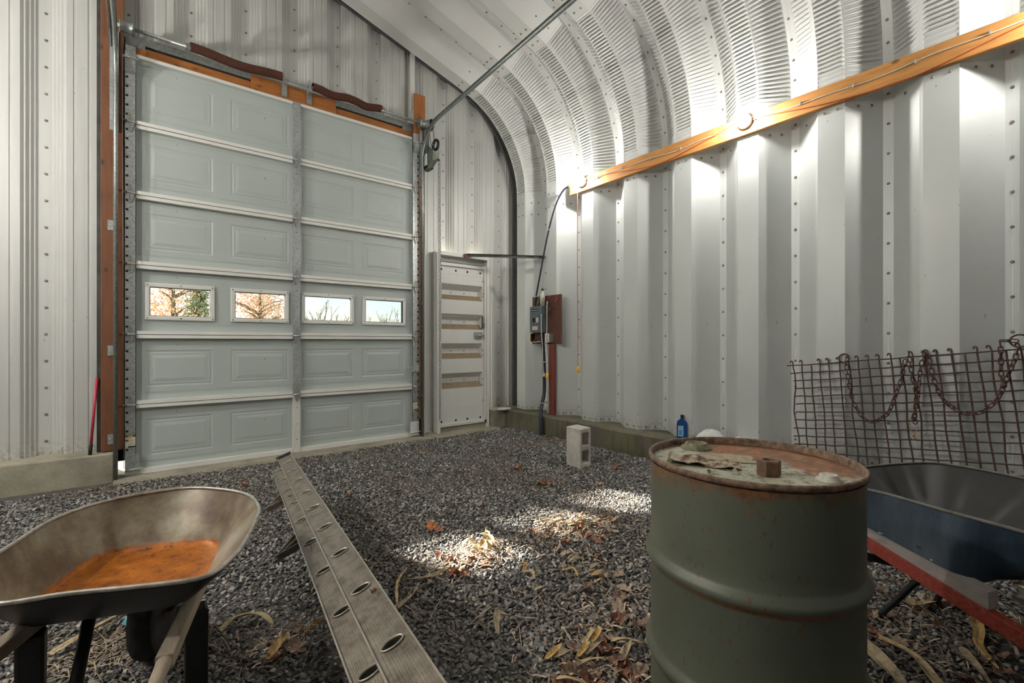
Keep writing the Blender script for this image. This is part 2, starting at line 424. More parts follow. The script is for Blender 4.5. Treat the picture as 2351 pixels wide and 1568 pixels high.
# sheet profile: x offset from the screw line, depth 0 = near pan, 1 = far valley
EPROF = [(0, 1), (.044, 1), (.058, .78), (.068, .78), (.084, .52), (.094, .52), (.112, .24), (.122, .24), (.142, 0), (.185, 0), (.189, .07), (.203, .07), (.207, 0),
         (.282, 0), (.286, .07), (.300, .07), (.304, 0), (.347, 0), (.367, .24), (.377, .24), (.395, .52), (.405, .52), (.421, .78), (.431, .78), (.445, 1), (.489, 1)]
def end_sheet(x0, zlap=4.56, xmin=-9, xmax=9):
    b_ = MB(); sc_ = []
    for i in range(len(EPROF)-1):
        xa, da = x0+EPROF[i][0], EPROF[i][1]; xb, db = x0+EPROF[i+1][0], EPROF[i+1][1]
        cuts = [xa]+[c for c in (xmin, xmax, GX0, GX1, PX0, PX1) if c is not None]
        cuts = sorted(set([xa]+[c for c in cuts[1:] if xa+1e-4 < c < xb-1e-4]+[xb]))
        for u, w in zip(cuts[:-1], cuts[1:]):
            mid = (u+w)/2
            if mid < 2*XRIDGE-XV-.05 or mid < xmin or mid > xmax: continue
            zl = KZ-.02
            if GX0 < mid < GX1: zl = GZ
            elif PX0 < mid < PX1: zl = PZ
            elif GX1 <= mid <= PX0: zl = .0
            zu, zw = roof_z(min(u, XV-.004))+.012, roof_z(min(w, XV-.004))+.012
            yu = YP+(YV-YP)*(da+(db-da)*(u-xa)/(xb-xa)); yw = YP+(YV-YP)*(da+(db-da)*(w-xa)/(xb-xa))
            for (za, zb_u, zb_w, oy) in ((zl, min(zlap, zu), min(zlap, zw), 0), (zlap-.03, zu, zw, -.004)):
                if min(zb_u, zb_w) <= za: 
                    if max(zb_u, zb_w) <= za: continue
                b_.add([(u, yu+oy, za), (w, yw+oy, za), (w, yw+oy, max(za, zb_w)), (u, yu+oy, max(za, zb_u))], [(0, 1, 2, 3)])
    top = roof_z(x0)-.08; z = KZ+.12
    while z < top:
        if not ((GX0-.02 < x0 < GX1+.02 and z < GZ+.05) or (PX0-.02 < x0 < PX1+.02 and z < PZ)):
            sc_.append(((x0+.005, YV-.003-(.004 if z > zlap else 0), z), (0, -1, 0)))
        z += .235
    return b_, sc_
allsc = []
grid = [(-.708-EP*k, dict(xmax=-.22)) for k in range(5)]+[(.341-EP*2+EP*k, dict(xmin=-.22)) for k in range(11)]
for x0, kw in grid:
    if x0 > XV: continue
    mb, sc_ = end_sheet(x0, **kw)
    if mb.f: mb.build('wall_panel', M['endwall'], wall_front)
    allsc += [q for q in sc_ if q[0][0] > 2*XRIDGE-XV+.05 and kw.get('xmin', -9) < q[0][0] < kw.get('xmax', 9)]
o = screws_mb(allsc).build('screws', M['screw'], wall_front); o['kind'] = 'stuff'

# back end wall (behind the camera)
wb = MB(); xs = np.linspace(2*XRIDGE-XV, XV, 40)
YB = SEAM0-NB*PITCH+.02
for u, w in zip(xs[:-1], xs[1:]): wb.add([(u, YB, 0), (w, YB, 0), (w, YB, roof_z(w)), (u, YB, roof_z(u))], [(3, 2, 1, 0)])
o = wb.build('wall_back', M['endwall']); tag(o, 'steel sheet wall closing the far end behind the camera', 'wall', kind='structure')

# foundation kerbs
def kerb(name, mb, mt, label):
    o = mb.build(name, mt); tag(o, label, 'kerb', kind='structure'); return o
b_ = MB(); ys = np.linspace(5.419, YB, 46); vs = []
for y in ys:
    j = RN.normal(0, .004, 3); vs += [(4.15+j[0], y, -.1), (4.15+j[0], y, KZ-.012+j[1]), (4.165+j[0], y, KZ+j[1]), (XV+.25, y, KZ), (XV+.25, y, -.1)]
b_.add(vs, [(5*i+k, 5*i+k+1, 5*i+5+k+1, 5*i+5+k) for i in range(len(ys)-1) for k in range(4)]+[(0, 4, 3, 2, 1)])
kerb('baseboard_right', b_, M['concretem'], 'mossy concrete foundation kerb under the right wall')
b_ = MB(); b_.box(3.93, 4.9, 5.42, 5.9, -.1, KZ); o = kerb('baseboard_front_right', b_, M['concrete'], 'short concrete kerb stub between side door and corner'); bevel(o, .01)
b_ = MB(); b_.box(2*XRIDGE-XV-.2, -.236, 5.42, 5.9, -.1, KZ); o = kerb('baseboard_front_left', b_, M['concrete'], 'concrete kerb left of the overhead door'); bevel(o, .012)
b_ = MB(); b_.box(2*XRIDGE-XV-.25, 2*XRIDGE-XV+.4, YB, 5.5, -.1, KZ); kerb('baseboard_left', b_, M['concrete'], 'concrete foundation kerb under the left wall')
# threshold slab
b_ = MB(); nx_ = 60; vs = []
for i in range(nx_+1):
    x = -.24+(4.2)*i/nx_; e = 5.27+.02*math.sin(i*.9)+RN.normal(0, .008); vs += [(x, e, -.03), (x, e+.02, .012), (x, 5.95, .012)]
b_.add(vs, [(3*i+k, 3*i+3+k, 3*i+4+k, 3*i+1+k) for i in range(nx_) for k in (0, 1)])
o = b_.build('trim_3', M['concrete']); tag(o, 'dirty concrete threshold slab under both doors', 'threshold', kind='structure')
# loose stone slab on the corner kerb
b_ = MB(); b_.lathe([(.0, .0), (.085, 0), (.095, .012), (.085, .028), (0, .032)], 9, Matrix.Translation((4.1, 5.36, KZ)) @ Matrix.Diagonal((1.25, .7, 1, 1)), smooth=False)
o = b_.build('stone_slab', M['block'], loc=(4.1, 5.36, KZ)); tag(o, 'flat pale stone lying on the kerb in the corner', 'stone')

# ================================================================ OVERHEAD DOOR
ZT = 3.908; DZ = .649; YD = 5.55        # inner skin plane
DX0, DX1 = -.165, 2.785
CX0, CX1 = 1.262, 1.334
door = empty('door_1', (1.3, YD, 0)); tag(door, 'grey-green sectional overhead door with a row of four small windows', 'door', kind='structure')
WINS = [(-.024, .532), (.672, 1.226), (1.352, 1.949), (2.055, 2.621)]
PANX = [(-.018, .518), (.672, 1.226), (1.352, 1.949), (2.055, 2.60)]
def sheet_with_holes(xa, xb, za, zb, y, rects):
    """flat sheet at y with embossed / open rectangles; rects: (x0,x1,z0,z1,mode)"""
    b_ = MB(); xs = sorted({xa, xb, *[r[0] for r in rects], *[r[1] for r in rects]}); zs = sorted({za, zb, *[r[2] for r in rects], *[r[3] for r in rects]})
    for i in range(len(xs)-1):
        for j in range(len(zs)-1):
            mx, mz = (xs[i]+xs[i+1])/2, (zs[j]+zs[j+1])/2
            if any(r[0] < mx < r[1] and r[2] < mz < r[3] for r in rects): continue
            b_.add([(xs[i], y, zs[j]), (xs[i+1], y, zs[j]), (xs[i+1], y, zs[j+1]), (xs[i], y, zs[j+1])], [(0, 1, 2, 3)])
    for r in rects:
        if r[4] == 'emboss':
            loops = []
            for ins, dy in ((0, 0), (.010, .004), (.020, .004), (.026, 0.001), (.045, 0.001), (.075, -.004), (.085, -.004)):
                loops.append([(r[0]+ins, y+dy, r[2]+ins), (r[1]-ins, y+dy, r[2]+ins), (r[1]-ins, y+dy, r[3]-ins), (r[0]+ins, y+dy, r[3]-ins)])
            vs = [v for l in loops for v in l]; n_ = len(loops)
            b_.add(vs, [(4*a+k, 4*a+(k+1) % 4, 4*a+4+(k+1) % 4, 4*a+4+k) for a in range(n_-1) for k in range(4)]+[tuple(4*(n_-1)+k for k in range(4))])
    return b_
def frame_mb(x0, x1, z0, z1, w, y0, y1):
    b_ = MB()
    for (a, b2, c, d) in ((x0, x1, z0, z0+w), (x0, x1, z1-w, z1), (x0, x0+w, z0+w, z1-w), (x1-w, x1, z0+w, z1-w)): b_.box(a, b2, y0, y1, c, d)
    return b_
screw_pts = []
for i in range(6):
    z1 = ZT-i*DZ; z0 = z1-DZ
    sec = empty('door_section', (1.3, YD, z0), door)
    if i == 3: rects = [(a+.035, b2-.035, 1.487, 1.768, 'hole') for a, b2 in WINS]
    else: rects = [(a, b2, z0+.155, z0+.155+.345, 'emboss') for a, b2 in PANX]
    o = sheet_with_holes(DX0, DX1, z0, z1, YD, rects).build('skin', M['doorskin'], sec)
    fl = MB()
    for zz in (z0+.095, z0+.105, z1-.07): fl.box(DX0+.08, DX1-.09, YD-.002, YD, zz, zz+.003)
    fl.build('pressed_line', M['doorskin'], sec)
    bk = MB()
    bk.box(DX0, DX1, YD+.03, YD+.034, z0, z1) if i != 3 else [bk.box(*q) for q in
        ((DX0, DX1, YD+.03, YD+.034, z0, 1.487), (DX0, DX1, YD+.03, YD+.034, 1.768, z1), (DX0, WINS[0][0]+.035, YD+.03, YD+.034, 1.487, 1.768), (WINS[3][1]-.035, DX1, YD+.03, YD+.034, 1.487, 1.768))]
    if i == 3:
        for q in range(3): bk.box(WINS[q][1]-.035, WINS[q+1][0]+.035, YD+.03, YD+.034, 1.487, 1.768)
    bk.build('outer_skin', M['doorskin'], sec)
    # white rails: top edge and bottom edge of the section, split by the centre stile
    for (a, b2) in ((-.086, CX0-.004), (CX1+.004, 2.694)):
        if i == 0: MB().box(a, b2, YD-.05, YD, z1-.03, z1).build('rail', M['rail'], sec)
        else: MB().box(a, b2, YD-.05, YD, z1-.035, z1-.003).build('rail', M['rail'], sec)
        if i < 5: MB().box(a, b2, YD-.055, YD, z0+.002, z0+.034).build('rail', M['rail'], sec)
        else: MB().box(a, b2, YD-.05, YD, z0+.0, z0+.045).build('rail', M['rail'], sec)
    if i == 3:
        for a, b2 in WINS:
            f = frame_mb(a, b2, 1.452, 1.803, .038, YD-.022, YD).build('window_frame', M['rail'], sec); bevel(f, .006)
            g = frame_mb(a+.034, b2-.034, 1.486, 1.769, .009, YD-.012, YD+.03)
            gk = g.build('gasket', M['rubber'], f)
            MB().box(a+.036, b2-.036, YD+.008, YD+.011, 1.488, 1.767).build('pane', M['glass'], f)
            for sx in (a+.018, (a+b2)/2, b2-.018):
                for sz in (1.47, 1.786): screw_pts.append(((sx, YD-.022, sz), (0, -1, 0)))
    # end stiles with punched holes, centre stile
    for (a, b2, side) in ((DX0, -.086, 0), (2.694, DX1, 1)):
        st = MB(); st.box(a, b2, YD-.065, YD-.058, z0+.004, z1-.004); st.box(a if side else b2-.004, a+.004 if side else b2, YD-.065, YD, z0+.004, z1-.004)
        st.build('end_stile', M['galv'], sec)
        hm = MB(); hx = a+.015 if side == 0 else b2-.015
        for k in range(7):
            M4 = Matrix.Translation((hx, YD-.0655, z0+.07+k*.085)) @ Matrix.Rotation(PI/2, 4, 'X')
            hm.lathe([(0, -.0), (.011, 0), (.011, .001), (0, .001)], 12, M4, smooth=False)
        hm.build('punched_hole', M['darkhole'], sec)
    cst = MB(); cst.box(CX0, CX1, YD-.06, YD, z0+.003, z1-.003)
    cst.build('centre_stile', M['galv'] if i not in (5,) else M['white'], sec)
    if i < 5:
        for hx in (-.128, 1.298, 2.742):
            hg = empty('hinge', (hx, YD-.066, z0), sec)
            lf = MB(); w = .026
            for sg in (1, -1):
                lf.add([(hx-w, YD-.073, z0+sg*.008), (hx+w, YD-.073, z0+sg*.008), (hx+w, YD-.073, z0+sg*.035), (hx+.008, YD-.073, z0+sg*.085), (hx-.008, YD-.073, z0+sg*.085), (hx-w, YD-.073, z0+sg*.035)], [(0, 1, 2, 3, 4, 5)])
            lo = lf.build('hinge_leaf', M['galvd2'], hg); sd = lo.modifiers.new('s', 'SOLIDIFY'); sd.thickness = .006
            MB().tube([(hx-.04, YD-.082, z0), (hx+.04, YD-.082, z0)], .009, 8).build('hinge_pin', M['galv'], hg)
            for zz in (-.06, -.03, .03, .06): screw_pts.append(((hx, YD-.079, z0+zz), (0, -1, 0)))
    for hx in (1.298,):
        for zz in (.15, .32, .5): screw_pts.append(((hx, YD-.061, z0+zz), (0, -1, 0)))
# roller stubs between stiles and tracks
for i in range(1, 6):
    z = ZT-i*DZ
    for (a, b2) in ((-.205, -.15), (2.78, 2.80)): MB().tube([(a, YD-.1, z), (b2, YD-.1, z)], .008, 8).build('roller_stem', M['rust'], door)
# top brackets with the small angled plates
for (a, b2) in ((-.16, -.088), (2.70, 2.78)):
    t_ = MB(); t_.bar(((a+b2)/2, YD-.13, ZT-.10), ((a+b2)/2, YD-.07, ZT-.20), b2-a, .004, up=(0, 1, .3)); t_.box(a, b2, YD-.075, YD-.07, ZT-.05, ZT+.05); t_.tube([(a-.02, YD-.13, ZT-.085), (b2+.02, YD-.13, ZT-.085)], .011, 8)
    t_.build('top_bracket', M['galv'], door)
for (a, b2, c) in ((-.165, -.06, -1), (2.66, 2.785, 1)):
    t_ = MB(); t_.box(a, b2, YD-.072, YD-.066, .03, .21); t_.tube([(a, YD-.085, .07), (b2+.03, YD-.085, .075)], .008, 8); t_.build('bottom_bracket', M['galv'] if c < 0 else M['white'], door)
o = screws_mb(screw_pts, .005, .004).build('bolts', M['galvd'], door); o['kind'] = 'stuff'
MB().box(DX0+.02, DX1, YD-.02, YD+.03, -.01, .016).build('bottom_seal', M['rubber'], door)
st = MB(); st.box(-.26, -.135, YD+.036, YD+.06, .14, 4.03); st.box(2.77, 2.90, YD+.036, YD+.06, .0, 4.03); st.box(-.2, 2.84, YD+.076, YD+.084, 3.85, 4.10)
st.build('light_block', M['darkhole'], door)  # dark boards added to block light leaks at door edges and header slot
# warning labels on the stiles
for (a, b2, z0_) in ((-.162, -.09, .275), (2.70, 2.77, .36)):
    lb = MB(); lb.box(a, b2, YD-.0665, YD-.0655, z0_, z0_+.11); l0 = lb.build('warning_label', simple('label_paper', (.72, .68, .56), .7, 0, .1, 90), door)
    q = MB(); q.box(a, b2, YD-.0672, YD-.0664, z0_+.094, z0_+.112); q.box(a+.02, b2, YD-.0672, YD-.0664, z0_, z0_+.012); q.build('black_band', M['rubber'], l0)
    q = MB(); q.box(a+.018, b2-.018, YD-.073, YD-.0668, z0_+.098, z0_+.108)
    for xx in (a+.009, b2-.009): q.add([(xx-.005, YD-.073, z0_+.098), (xx+.005, YD-.073, z0_+.098), (xx, YD-.073, z0_+.108)], [(0, 1, 2)])
    q.build('orange_mark', simple('label_orange', (.85, .42, .06), .6), l0)
    q = MB()
    for k in range(6): q.box(a+.006, b2-.006-.008*(k % 3), YD-.0672, YD-.0664, z0_+.026+k*.011, z0_+.029+k*.011)
    q.build('small_print', simple('label_print', (.42, .4, .35), .8), l0)
# slide latch on the right stile
lt = MB(); lt.box(2.68, 2.775, YD-.10, YD-.066, .86, .95); lt.box(2.60, 2.68, YD-.085, YD-.075, .90, .918); lt.build('slide_latch', M['galv'], door)
# ================================================================ TIMBER ROUND THE DOOR
def plank(name, x0, x1, y0, y1, z0, z1, mt, label, bv=.004):
    o = MB().box(x0, x1, y0, y1, z0, z1).build(name, mt, loc=((x0+x1)/2, (y0+y1)/2, z0)); bevel(o, bv)
    tag(o, label, 'timber'); return o
plank('door_jamb', -.33, -.17, 5.50, 5.545, KZ+.01, 5.1, M['post'], 'tall brown plank standing on the kerb left of the overhead door')
plank('door_jamb', 2.735, 2.87, 5.545, 5.585, .22, 3.9, M['jamb'], 'narrow orange-brown jamb plank behind the right door track')
plank('mounting_board', 2.735, 2.885, 5.50, 5.54, 3.9, 4.50, M['jamb'], 'short upright orange board behind the right cable drum')
plank('door_header', -.165, 2.78, 5.575, 5.615, 3.82, 4.02, M['header'], 'long orange header board above the overhead door', .003)
plank('spring_board', .86, 1.74, 5.54, 5.574, 3.93, 4.085, M['header'], 'short thick orange board under the middle of the spring shaft', .003)
t3 = MB(); t3.box(-.165, 2.8, 5.60, 5.625, 4.055, 4.13); o = t3.build('trim_4', M['galvd']); tag(o, 'galvanised flashing strip above the header board', 'trim', kind='structure')
t3 = MB(); t3.box(-.165, -.02, 5.57, 5.60, 4.0, 4.06); t3.box(2.6, 2.78, 5.57, 5.60, 4.0, 4.06); o = t3.build('trim_5', M['galvd']); tag(o, 'galvanised end fillers beside the slots over the header', 'trim', kind='structure')
t3 = MB(); t3.box(-.36, -.332, 5.545, 5.62, KZ, 5.2); o = t3.build('trim_6', M['strut']); tag(o, 'dark steel angle beside the left jamb plank', 'trim', kind='structure')
t3 = MB(); t3.box(2.875, 2.885, 5.50, 5.62, .02, 4.0); t3.box(2.875, 3.05, 5.60, 5.61, .02, 2.47); t3.box(2.875, 2.955, 5.60, 5.61, 2.47, 4.2); t3.box(2.72, 2.78, 5.59, 5.62, 4.3, 5.1); o = t3.build('trim_7', M['white']); tag(o, 'white steel channel between the right jamb plank and the side door', 'trim', kind='structure')

# ================================================================ TRACKS, SPRING SHAFT, HOIST
def track(name, x, side, label):
    """C-channel swept up, round the radius and back along the roof"""
    pts = [Vector((x, 5.435, .0)), Vector((x, 5.435, 3.59))]
    R_ = .42; cy, cz = 5.435-R_, 3.59
    for k in range(1, 13):
        a = k/12*(PI/2+.049*-1); pts.append(Vector((x, cy+R_*math.cos(a), cz+R_*math.sin(a))))
    last = pts[-1]; d = Vector((0, -1, .049)).normalized(); pts.append(last+d*4.6)
    prof = [(-.026, 0), (-.028, .016), (-.02, .026), (0, .029), (.02, .026), (.028, .016), (.026, 0)]      # (along normal, outwards in x)
    vs = []
    for i, p in enumerate(pts):
        t = (pts[min(i+1, len(pts)-1)]-pts[max(i-1, 0)]).normalized(); n_ = Vector((0, t.z, -t.y))
        for (u, w) in prof: vs.append(p+n_*u+Vector((side*w, 0, 0)))
    k = len(prof); b_ = MB(); b_.smooth = True
    b_.add(vs, [(i*k+j, i*k+j+1, (i+1)*k+j+1, (i+1)*k+j) for i in range(len(pts)-1) for j in range(k-1)])
    root = empty(name, (x, 5.435, 0)); tag(root, label, 'door track')
    o = b_.build('channel', M['track'], root); sd = o.modifiers.new('s', 'SOLIDIFY'); sd.thickness = .003
    ag = MB()           # slotted angle plate beside the upper track
    ag.box(x-.058 if side < 0 else x-.005, x+.004 if side < 0 else x+.035, 5.475, 5.479, 3.15 if side < 0 else 3.4, 4.05)
    ag.build('flag_plate', M['galv'], root)
    if side < 0:
        a2 = MB(); a2.bar((x-.055, 5.40, 3.86), (x-.055, 4.75, 4.28), .07, .006, up=(1, 0, 0)); a2.bar((x-.02, 5.40, 3.86), (x-.02, 4.75, 4.28), .006, .05, up=(1, 0, 0)); a2.build('slotted_angle', M['galvd'], root)
    for zz in ((2.25, 1.12, .32) if side < 0 else (2.95, 1.7, .5)):
        br = MB(); cx_ = x-.05 if side < 0 else x+.05
        br.box(cx_-.022, cx_+.022, 5.493, 5.498, zz, zz+.09); br.box(min(cx_, x), max(cx_, x), 5.45, 5.455, zz+.03, zz+.06)
        br.lathe([(0, 0), (.009, 0), (.009, .006), (0, .008)], 8, Matrix.Translation((cx_, 5.493, zz+.045)) @ Matrix.Rotation(PI/2, 4, 'X'))
        br.build('track_bracket', M['galv'], root)
    hang = MB(); e = pts[-1]; hang.box(x-.01, x+.01, e.y+.1, e.y+.13, e.z, roof_z(x)-.2); hang.build('hanger', M['galvd'], root)
    return root
track('door_track', -.212, -1, 'galvanised left door track rising beside the brown jamb plank and bending back overhead')
track('door_track', 2.795, 1, 'galvanised right door track curving from the door back under the arched roof')
SY, SZ = 5.40, 4.075
tor = empty('torsion_spring', (1.27, SY, SZ)); tag(tor, 'rusty torsion springs on a steel shaft above the overhead door', 'spring')
MB().tube([(-.22, SY, SZ), (2.97, SY, SZ)], .0155, 12).build('shaft', M['galv'], tor)
def coil(xa, xb, sag):
    b_ = MB(); n_ = 40; pts = []; rr = []
    for i in range(n_+1):
        t = i/n_; x = xa+(xb-xa)*t; pts.append((x, SY, SZ+.012-sag*math.sin(PI*t)+.006*math.sin(t*9))); rr.append(.036)
    turns = int(abs(xb-xa)/.009)
    P_ = []; 
    for k in range(turns*7+1):
        t = k/(turns*7); x = xa+(xb-xa)*t; zc = SZ+.012-sag*math.sin(PI*t)+.006*math.sin(t*9); a = 2*PI*k/7
        P_.append((x, SY+.041*math.cos(a), zc+.041*math.sin(a)))
    b_.tube(P_, .0047, 4); return b_
coil(.32, 1.13, .022).build('coil_spring', M['spring'], tor)
coil(1.44, 1.86, .018).build('coil_spring', M['spring'], tor)
coil(1.862, 2.24, .02).build('coil_spring', M['spring'], tor)
for x in (.30, 2.25): MB().lathe([(.014, -.022), (.034, -.022), (.036, -.01), (.03, 0), (.036, .01), (.034, .024), (.014, .024)], 14, Matrix.Translation((x, SY, SZ)) @ Matrix.Rotation(PI/2, 4, 'Y')).build('winding_cone', M['galvd'], tor)
for x, sg in ((1.15, 1), (1.41, 1)):
    q = MB(); q.add([(x, SY-.05, SZ-.05), (x, SY+.05, SZ-.05), (x, 5.53, SZ-.03), (x, SY+.02, SZ+.09), (x, SY-.01, SZ+.075)], [(0, 1, 2, 3, 4)])
    q.box(x, x+.055, SY+.125, SY+.13, SZ-.13, SZ+.0); q.box(x, x+.003, SY, SY+.13, SZ-.04, SZ+.03)
    o = q.build('centre_bracket', M['galv'], tor); sd = o.modifiers.new('s', 'SOLIDIFY'); sd.thickness = .004
for x in (-.15, 2.80):
    sgn = 1 if x > 0 else -1
    q = MB(); q.lathe([(.016, -.05), (.055, -.05), (.06, -.045), (.05, -.035), (.05, .035), (.066, .045), (.066, .052), (.016, .052)], 20, Matrix.Translation((x, SY, SZ)) @ Matrix.Rotation(sgn*-PI/2, 4, 'Y'))
    q.build('cable_drum', M['track'], tor)
    MB().tube([(x+sgn*.03, SY-.01, SZ-.05), (x+sgn*.02, SY+.03, .1)], .002, 4).build('lift_cable', M['galvd'], tor)
MB().box(2.86, 2.866, SY-.05, 5.545, SZ-.36, SZ+.06).build('end_bearing_plate', M['galv'], tor)
# chain hoist below the right drum
ho = empty('chain_hoist', (2.90, 5.36, 3.68)); tag(ho, 'dark chain hoist with sprocket and guard beside the right track', 'hoist')
q = MB(); q.lathe([(.02, -.012), (.075, -.012), (.08, -.004), (.08, .004), (.075, .012), (.02, .012)], 18, Matrix.Translation((2.91, SY, SZ+.01)) @ Matrix.Rotation(PI/2, 4, 'Y')); q.build('upper_sprocket', M['black'], ho)
q = MB(); q.lathe([(.055, -.015), (.072, -.018), (.08, 0), (.072, .018), (.055, .015), (.055, -.015)], 18, Matrix.Translation((2.93, 5.30, 3.80)) @ Matrix.Rotation(PI/2, 4, 'Y'), caps=False); q.build('hand_wheel', M['black'], ho)
for yy in (-.012, .012): 
    q = MB(); q.tube([(2.90+.01, SY+yy*4, SZ-.02), (2.915, 5.34+yy*4, 3.80)], .004, 5); q.build('drive_chain', M['black'], ho)
q = MB(); q.add([(2.86, 5.40, 3.82), (2.86, 5.24, 3.70), (2.86, 5.26, 3.58), (2.86, 5.40, 3.50), (2.95, 5.40, 3.78), (2.95, 5.26, 3.68), (2.95, 5.28, 3.60), (2.95, 5.40, 3.54)], [(0, 1, 2, 3), (7, 6, 5, 4), (0, 4, 5, 1), (1, 5, 6, 2), (2, 6, 7, 3), (3, 7, 4, 0)])
q.build('guard', simple('hoist_guard', (.12, .15, .12), .45, .3, .2, 10), ho)
MB().box(2.86, 2.95, 5.40, 5.54, 3.52, 3.56).build('bracket', M['black'], ho); MB().box(2.93, 2.98, 5.27, 5.30, 3.60, 3.615).build('chain_guide', M['black'], ho)
# hand chain: endless loop hanging beside the jamb
hc = empty('hand_chain', (2.975, 5.30, 1.9)); tag(hc, 'galvanised pull chain hanging from the hoist past the side door frame', 'chain')
def link_mesh(L_, w, r, n1=10, n2=5):
    q = MB(); pts = []
    for k in range(n1):
        a = 2*PI*k/n1; pts.append((w*math.cos(a), 0, (L_/2-w)*(1 if math.sin(a) > 0 else -1)+w*math.sin(a)))
    q.tube(pts, r, n2, closed=True); return q
def link_positions(pts, pitch):
    pts = [Vector(p) for p in pts]; out = []; acc = 0; tot = []
    for a, b2 in zip(pts[:-1], pts[1:]): tot.append((b2-a).length)
    total = sum(tot); n_ = int(total/pitch)
    for i in range(n_):
        s_ = (i+.5)*pitch; k = 0
        while k < len(tot)-1 and s_ > tot[k]: s_ -= tot[k]; k += 1
        d = (pts[k+1]-pts[k]).normalized(); out.append((pts[k]+d*s_, d))
    return out
def joined_chain(pts, L_, w, r):
    q = MB(); lm = link_mesh(L_, w, r, 8, 4)
    for i, (p, d) in enumerate(link_positions(pts, L_-2.6*r)):
        rot = d.to_track_quat('Z', 'X').to_matrix() @ Matrix.Rotation(PI/2*(i % 2)+.3, 3, 'Z')
        q.smooth = True; q.add([rot @ Vector(v)+p for v in lm.v], lm.f)
    return q
for dx, nm in ((0, 0), (.025, 1)):
    q = joined_chain([(2.965+dx, 5.29, 3.78), (2.975+dx, 5.29, 2.0), (2.985+dx, 5.30, .22+.02*nm)] if nm == 0 else [(2.985, 5.29, 3.60), (2.998, 5.29, 2.0), (2.995, 5.30, .24), (2.985, 5.30, .21)], .036, .0095, .003)
    o = q.build('links', M['galvd2'], hc); o['kind'] = 'stuff'

# ================================================================ SIDE DOOR
sd_ = empty('door_2', (3.47, 5.56, 0)); tag(sd_, 'narrow white steel side door with four dusty horizontal recesses', 'door', kind='structure')
FX0, FX1, FZ = 3.045, 3.895, 2.475
fr = MB(); fr.box(FX0, FX0+.045, 5.46, 5.60, .01, FZ-.001); o = fr.build('door_frame_jamb', M['white'], sd_)
fr = MB(); fr.box(FX1-.035, FX1, 5.46, 5.60, .01, FZ-.001); o = fr.build('door_frame_jamb', M['white'], sd_)
fr = MB(); fr.box(FX0+.045, FX1-.035, 5.46, 5.60, FZ-.05, FZ); fr.box(FX0+.045, FX1-.035, 5.575, 5.6, 2.36, FZ-.05); fr.box(FX0-.04, FX0+.045, 5.455, 5.46, FZ-.03, FZ+.02); o = fr.build('door_frame_head', M['white'], sd_)
LX0, LX1, LZ0, LZ1 = 3.095, 3.855, .085, 2.365
YL = 5.51
dust = dirty_metal('dusty_ledge', (.30, .235, .15), .9, 0, .4, .5)
# horizontal profile from the top down: (z, recess depth, material index)
prof = [(2.29, 0)]
grooves = []
zs_dark = [2.045, 1.635, 1.225, .815]
lf = MB(); segs = []
z = 2.29
for zt in zs_dark:
    segs.append((z, 0, zt, 0, 0)); segs.append((zt, 0, zt-.075, .085, 0)); segs.append((zt-.075, .085, zt-.14, .085, 0)); segs.append((zt-.14, .085, zt-.215, 0, 1)); z = zt-.215
segs.append((z, 0, .36, 0, 0))
for (za, da, zb, db, mi) in segs:
    lf.cur = mi; lf.add([(LX0+.04, YL+da, za), (LX1-.05, YL+da, za), (LX1-.05, YL+db, zb), (LX0+.04, YL+db, zb)], [(0, 3, 2, 1)])
    for xx in (LX0+.04, LX1-.05):
        if da or db: lf.cur = 0; lf.add([(xx, YL, za), (xx, YL, zb), (xx, YL+db, zb), (xx, YL+da, za)], [(0, 1, 2, 3)])
lf.cur = 0
lf.build('ribbed_sheet', [M['white'], dust], sd_)
q = MB(); q.box(LX0, LX0+.04, YL-.004, YL+.004, LZ0, LZ1-.07); q.box(LX1-.05, LX1-.028, YL-.004, YL+.004, LZ0, LZ1-.07)
q.box(LX0+.04, LX1-.05, YL-.003, YL+.003, 2.05+.13, LZ1-.075); q.box(LX0+.04, LX1-.05, YL-.003, YL+.003, LZ0+.03, .37)
q.build('leaf_plate', M['white'], sd_)
q = MB(); q.box(LX0, LX1, YL-.03, YL+.01, LZ1-.075, LZ1-.035); q.box(LX0, LX1, YL-.035, YL+.01, LZ0, LZ0+.035); q.box(LX1-.026, LX1, YL-.035, YL+.01, LZ0, LZ1-.04); q.box(LX0-.005, LX0+.01, YL-.03, YL+.01, LZ0, LZ1-.04)
q.build('leaf_edge_channel', M['white'], sd_)
for k, zz in enumerate((2.17, 2.13, 1.76, 1.72, 1.36, 1.3, .93, .56, .5)): 
    if k % 3 == 0: MB().box(LX0+.04, LX1-.05, YL-.0045, YL-.001, zz-.12, zz-.118).build('pressed_line', M['white'], sd_)
MB().box(PX0-.02, PX1+.02, 5.602, 5.61, .0, FZ).build('outer_skin', M['white'], sd_)  # backing panel added behind the leaf to stop light leaking through
MB().box(FX0+.045, FX1-.035, 5.50, 5.602, .0, .075).build('sill', M['concrete'], sd_)
hm = MB()
for zz in (2.235, .155):
    for xx in (3.13, 3.36, 3.55, 3.77): hm.lathe([(0, 0), (.015, 0), (.015, .001), (0, .001)], 12, Matrix.Translation((xx, YL-.0045, zz)) @ Matrix.Rotation(PI/2, 4, 'X'), smooth=False)
hm.build('punched_hole', M['darkhole'], sd_)
sp = []
for zt in zs_dark:
    for xx in (3.33, 3.55): sp.append(((xx, YL+.084, zt-.107), (0, -1, 0)))
    for xx in (3.115, 3.815): sp.append(((xx, YL-.004, zt-.107), (0, -1, 0)))
for zz in (2.12, 1.9, 1.45, 1.05, .62, .4): sp += [((3.115, YL-.004, zz), (0, -1, 0)), ((3.815, YL-.004, zz), (0, -1, 0))]
o = screws_mb(sp, .007, .005).build('screws', M['screw'], sd_); o['kind'] = 'stuff'
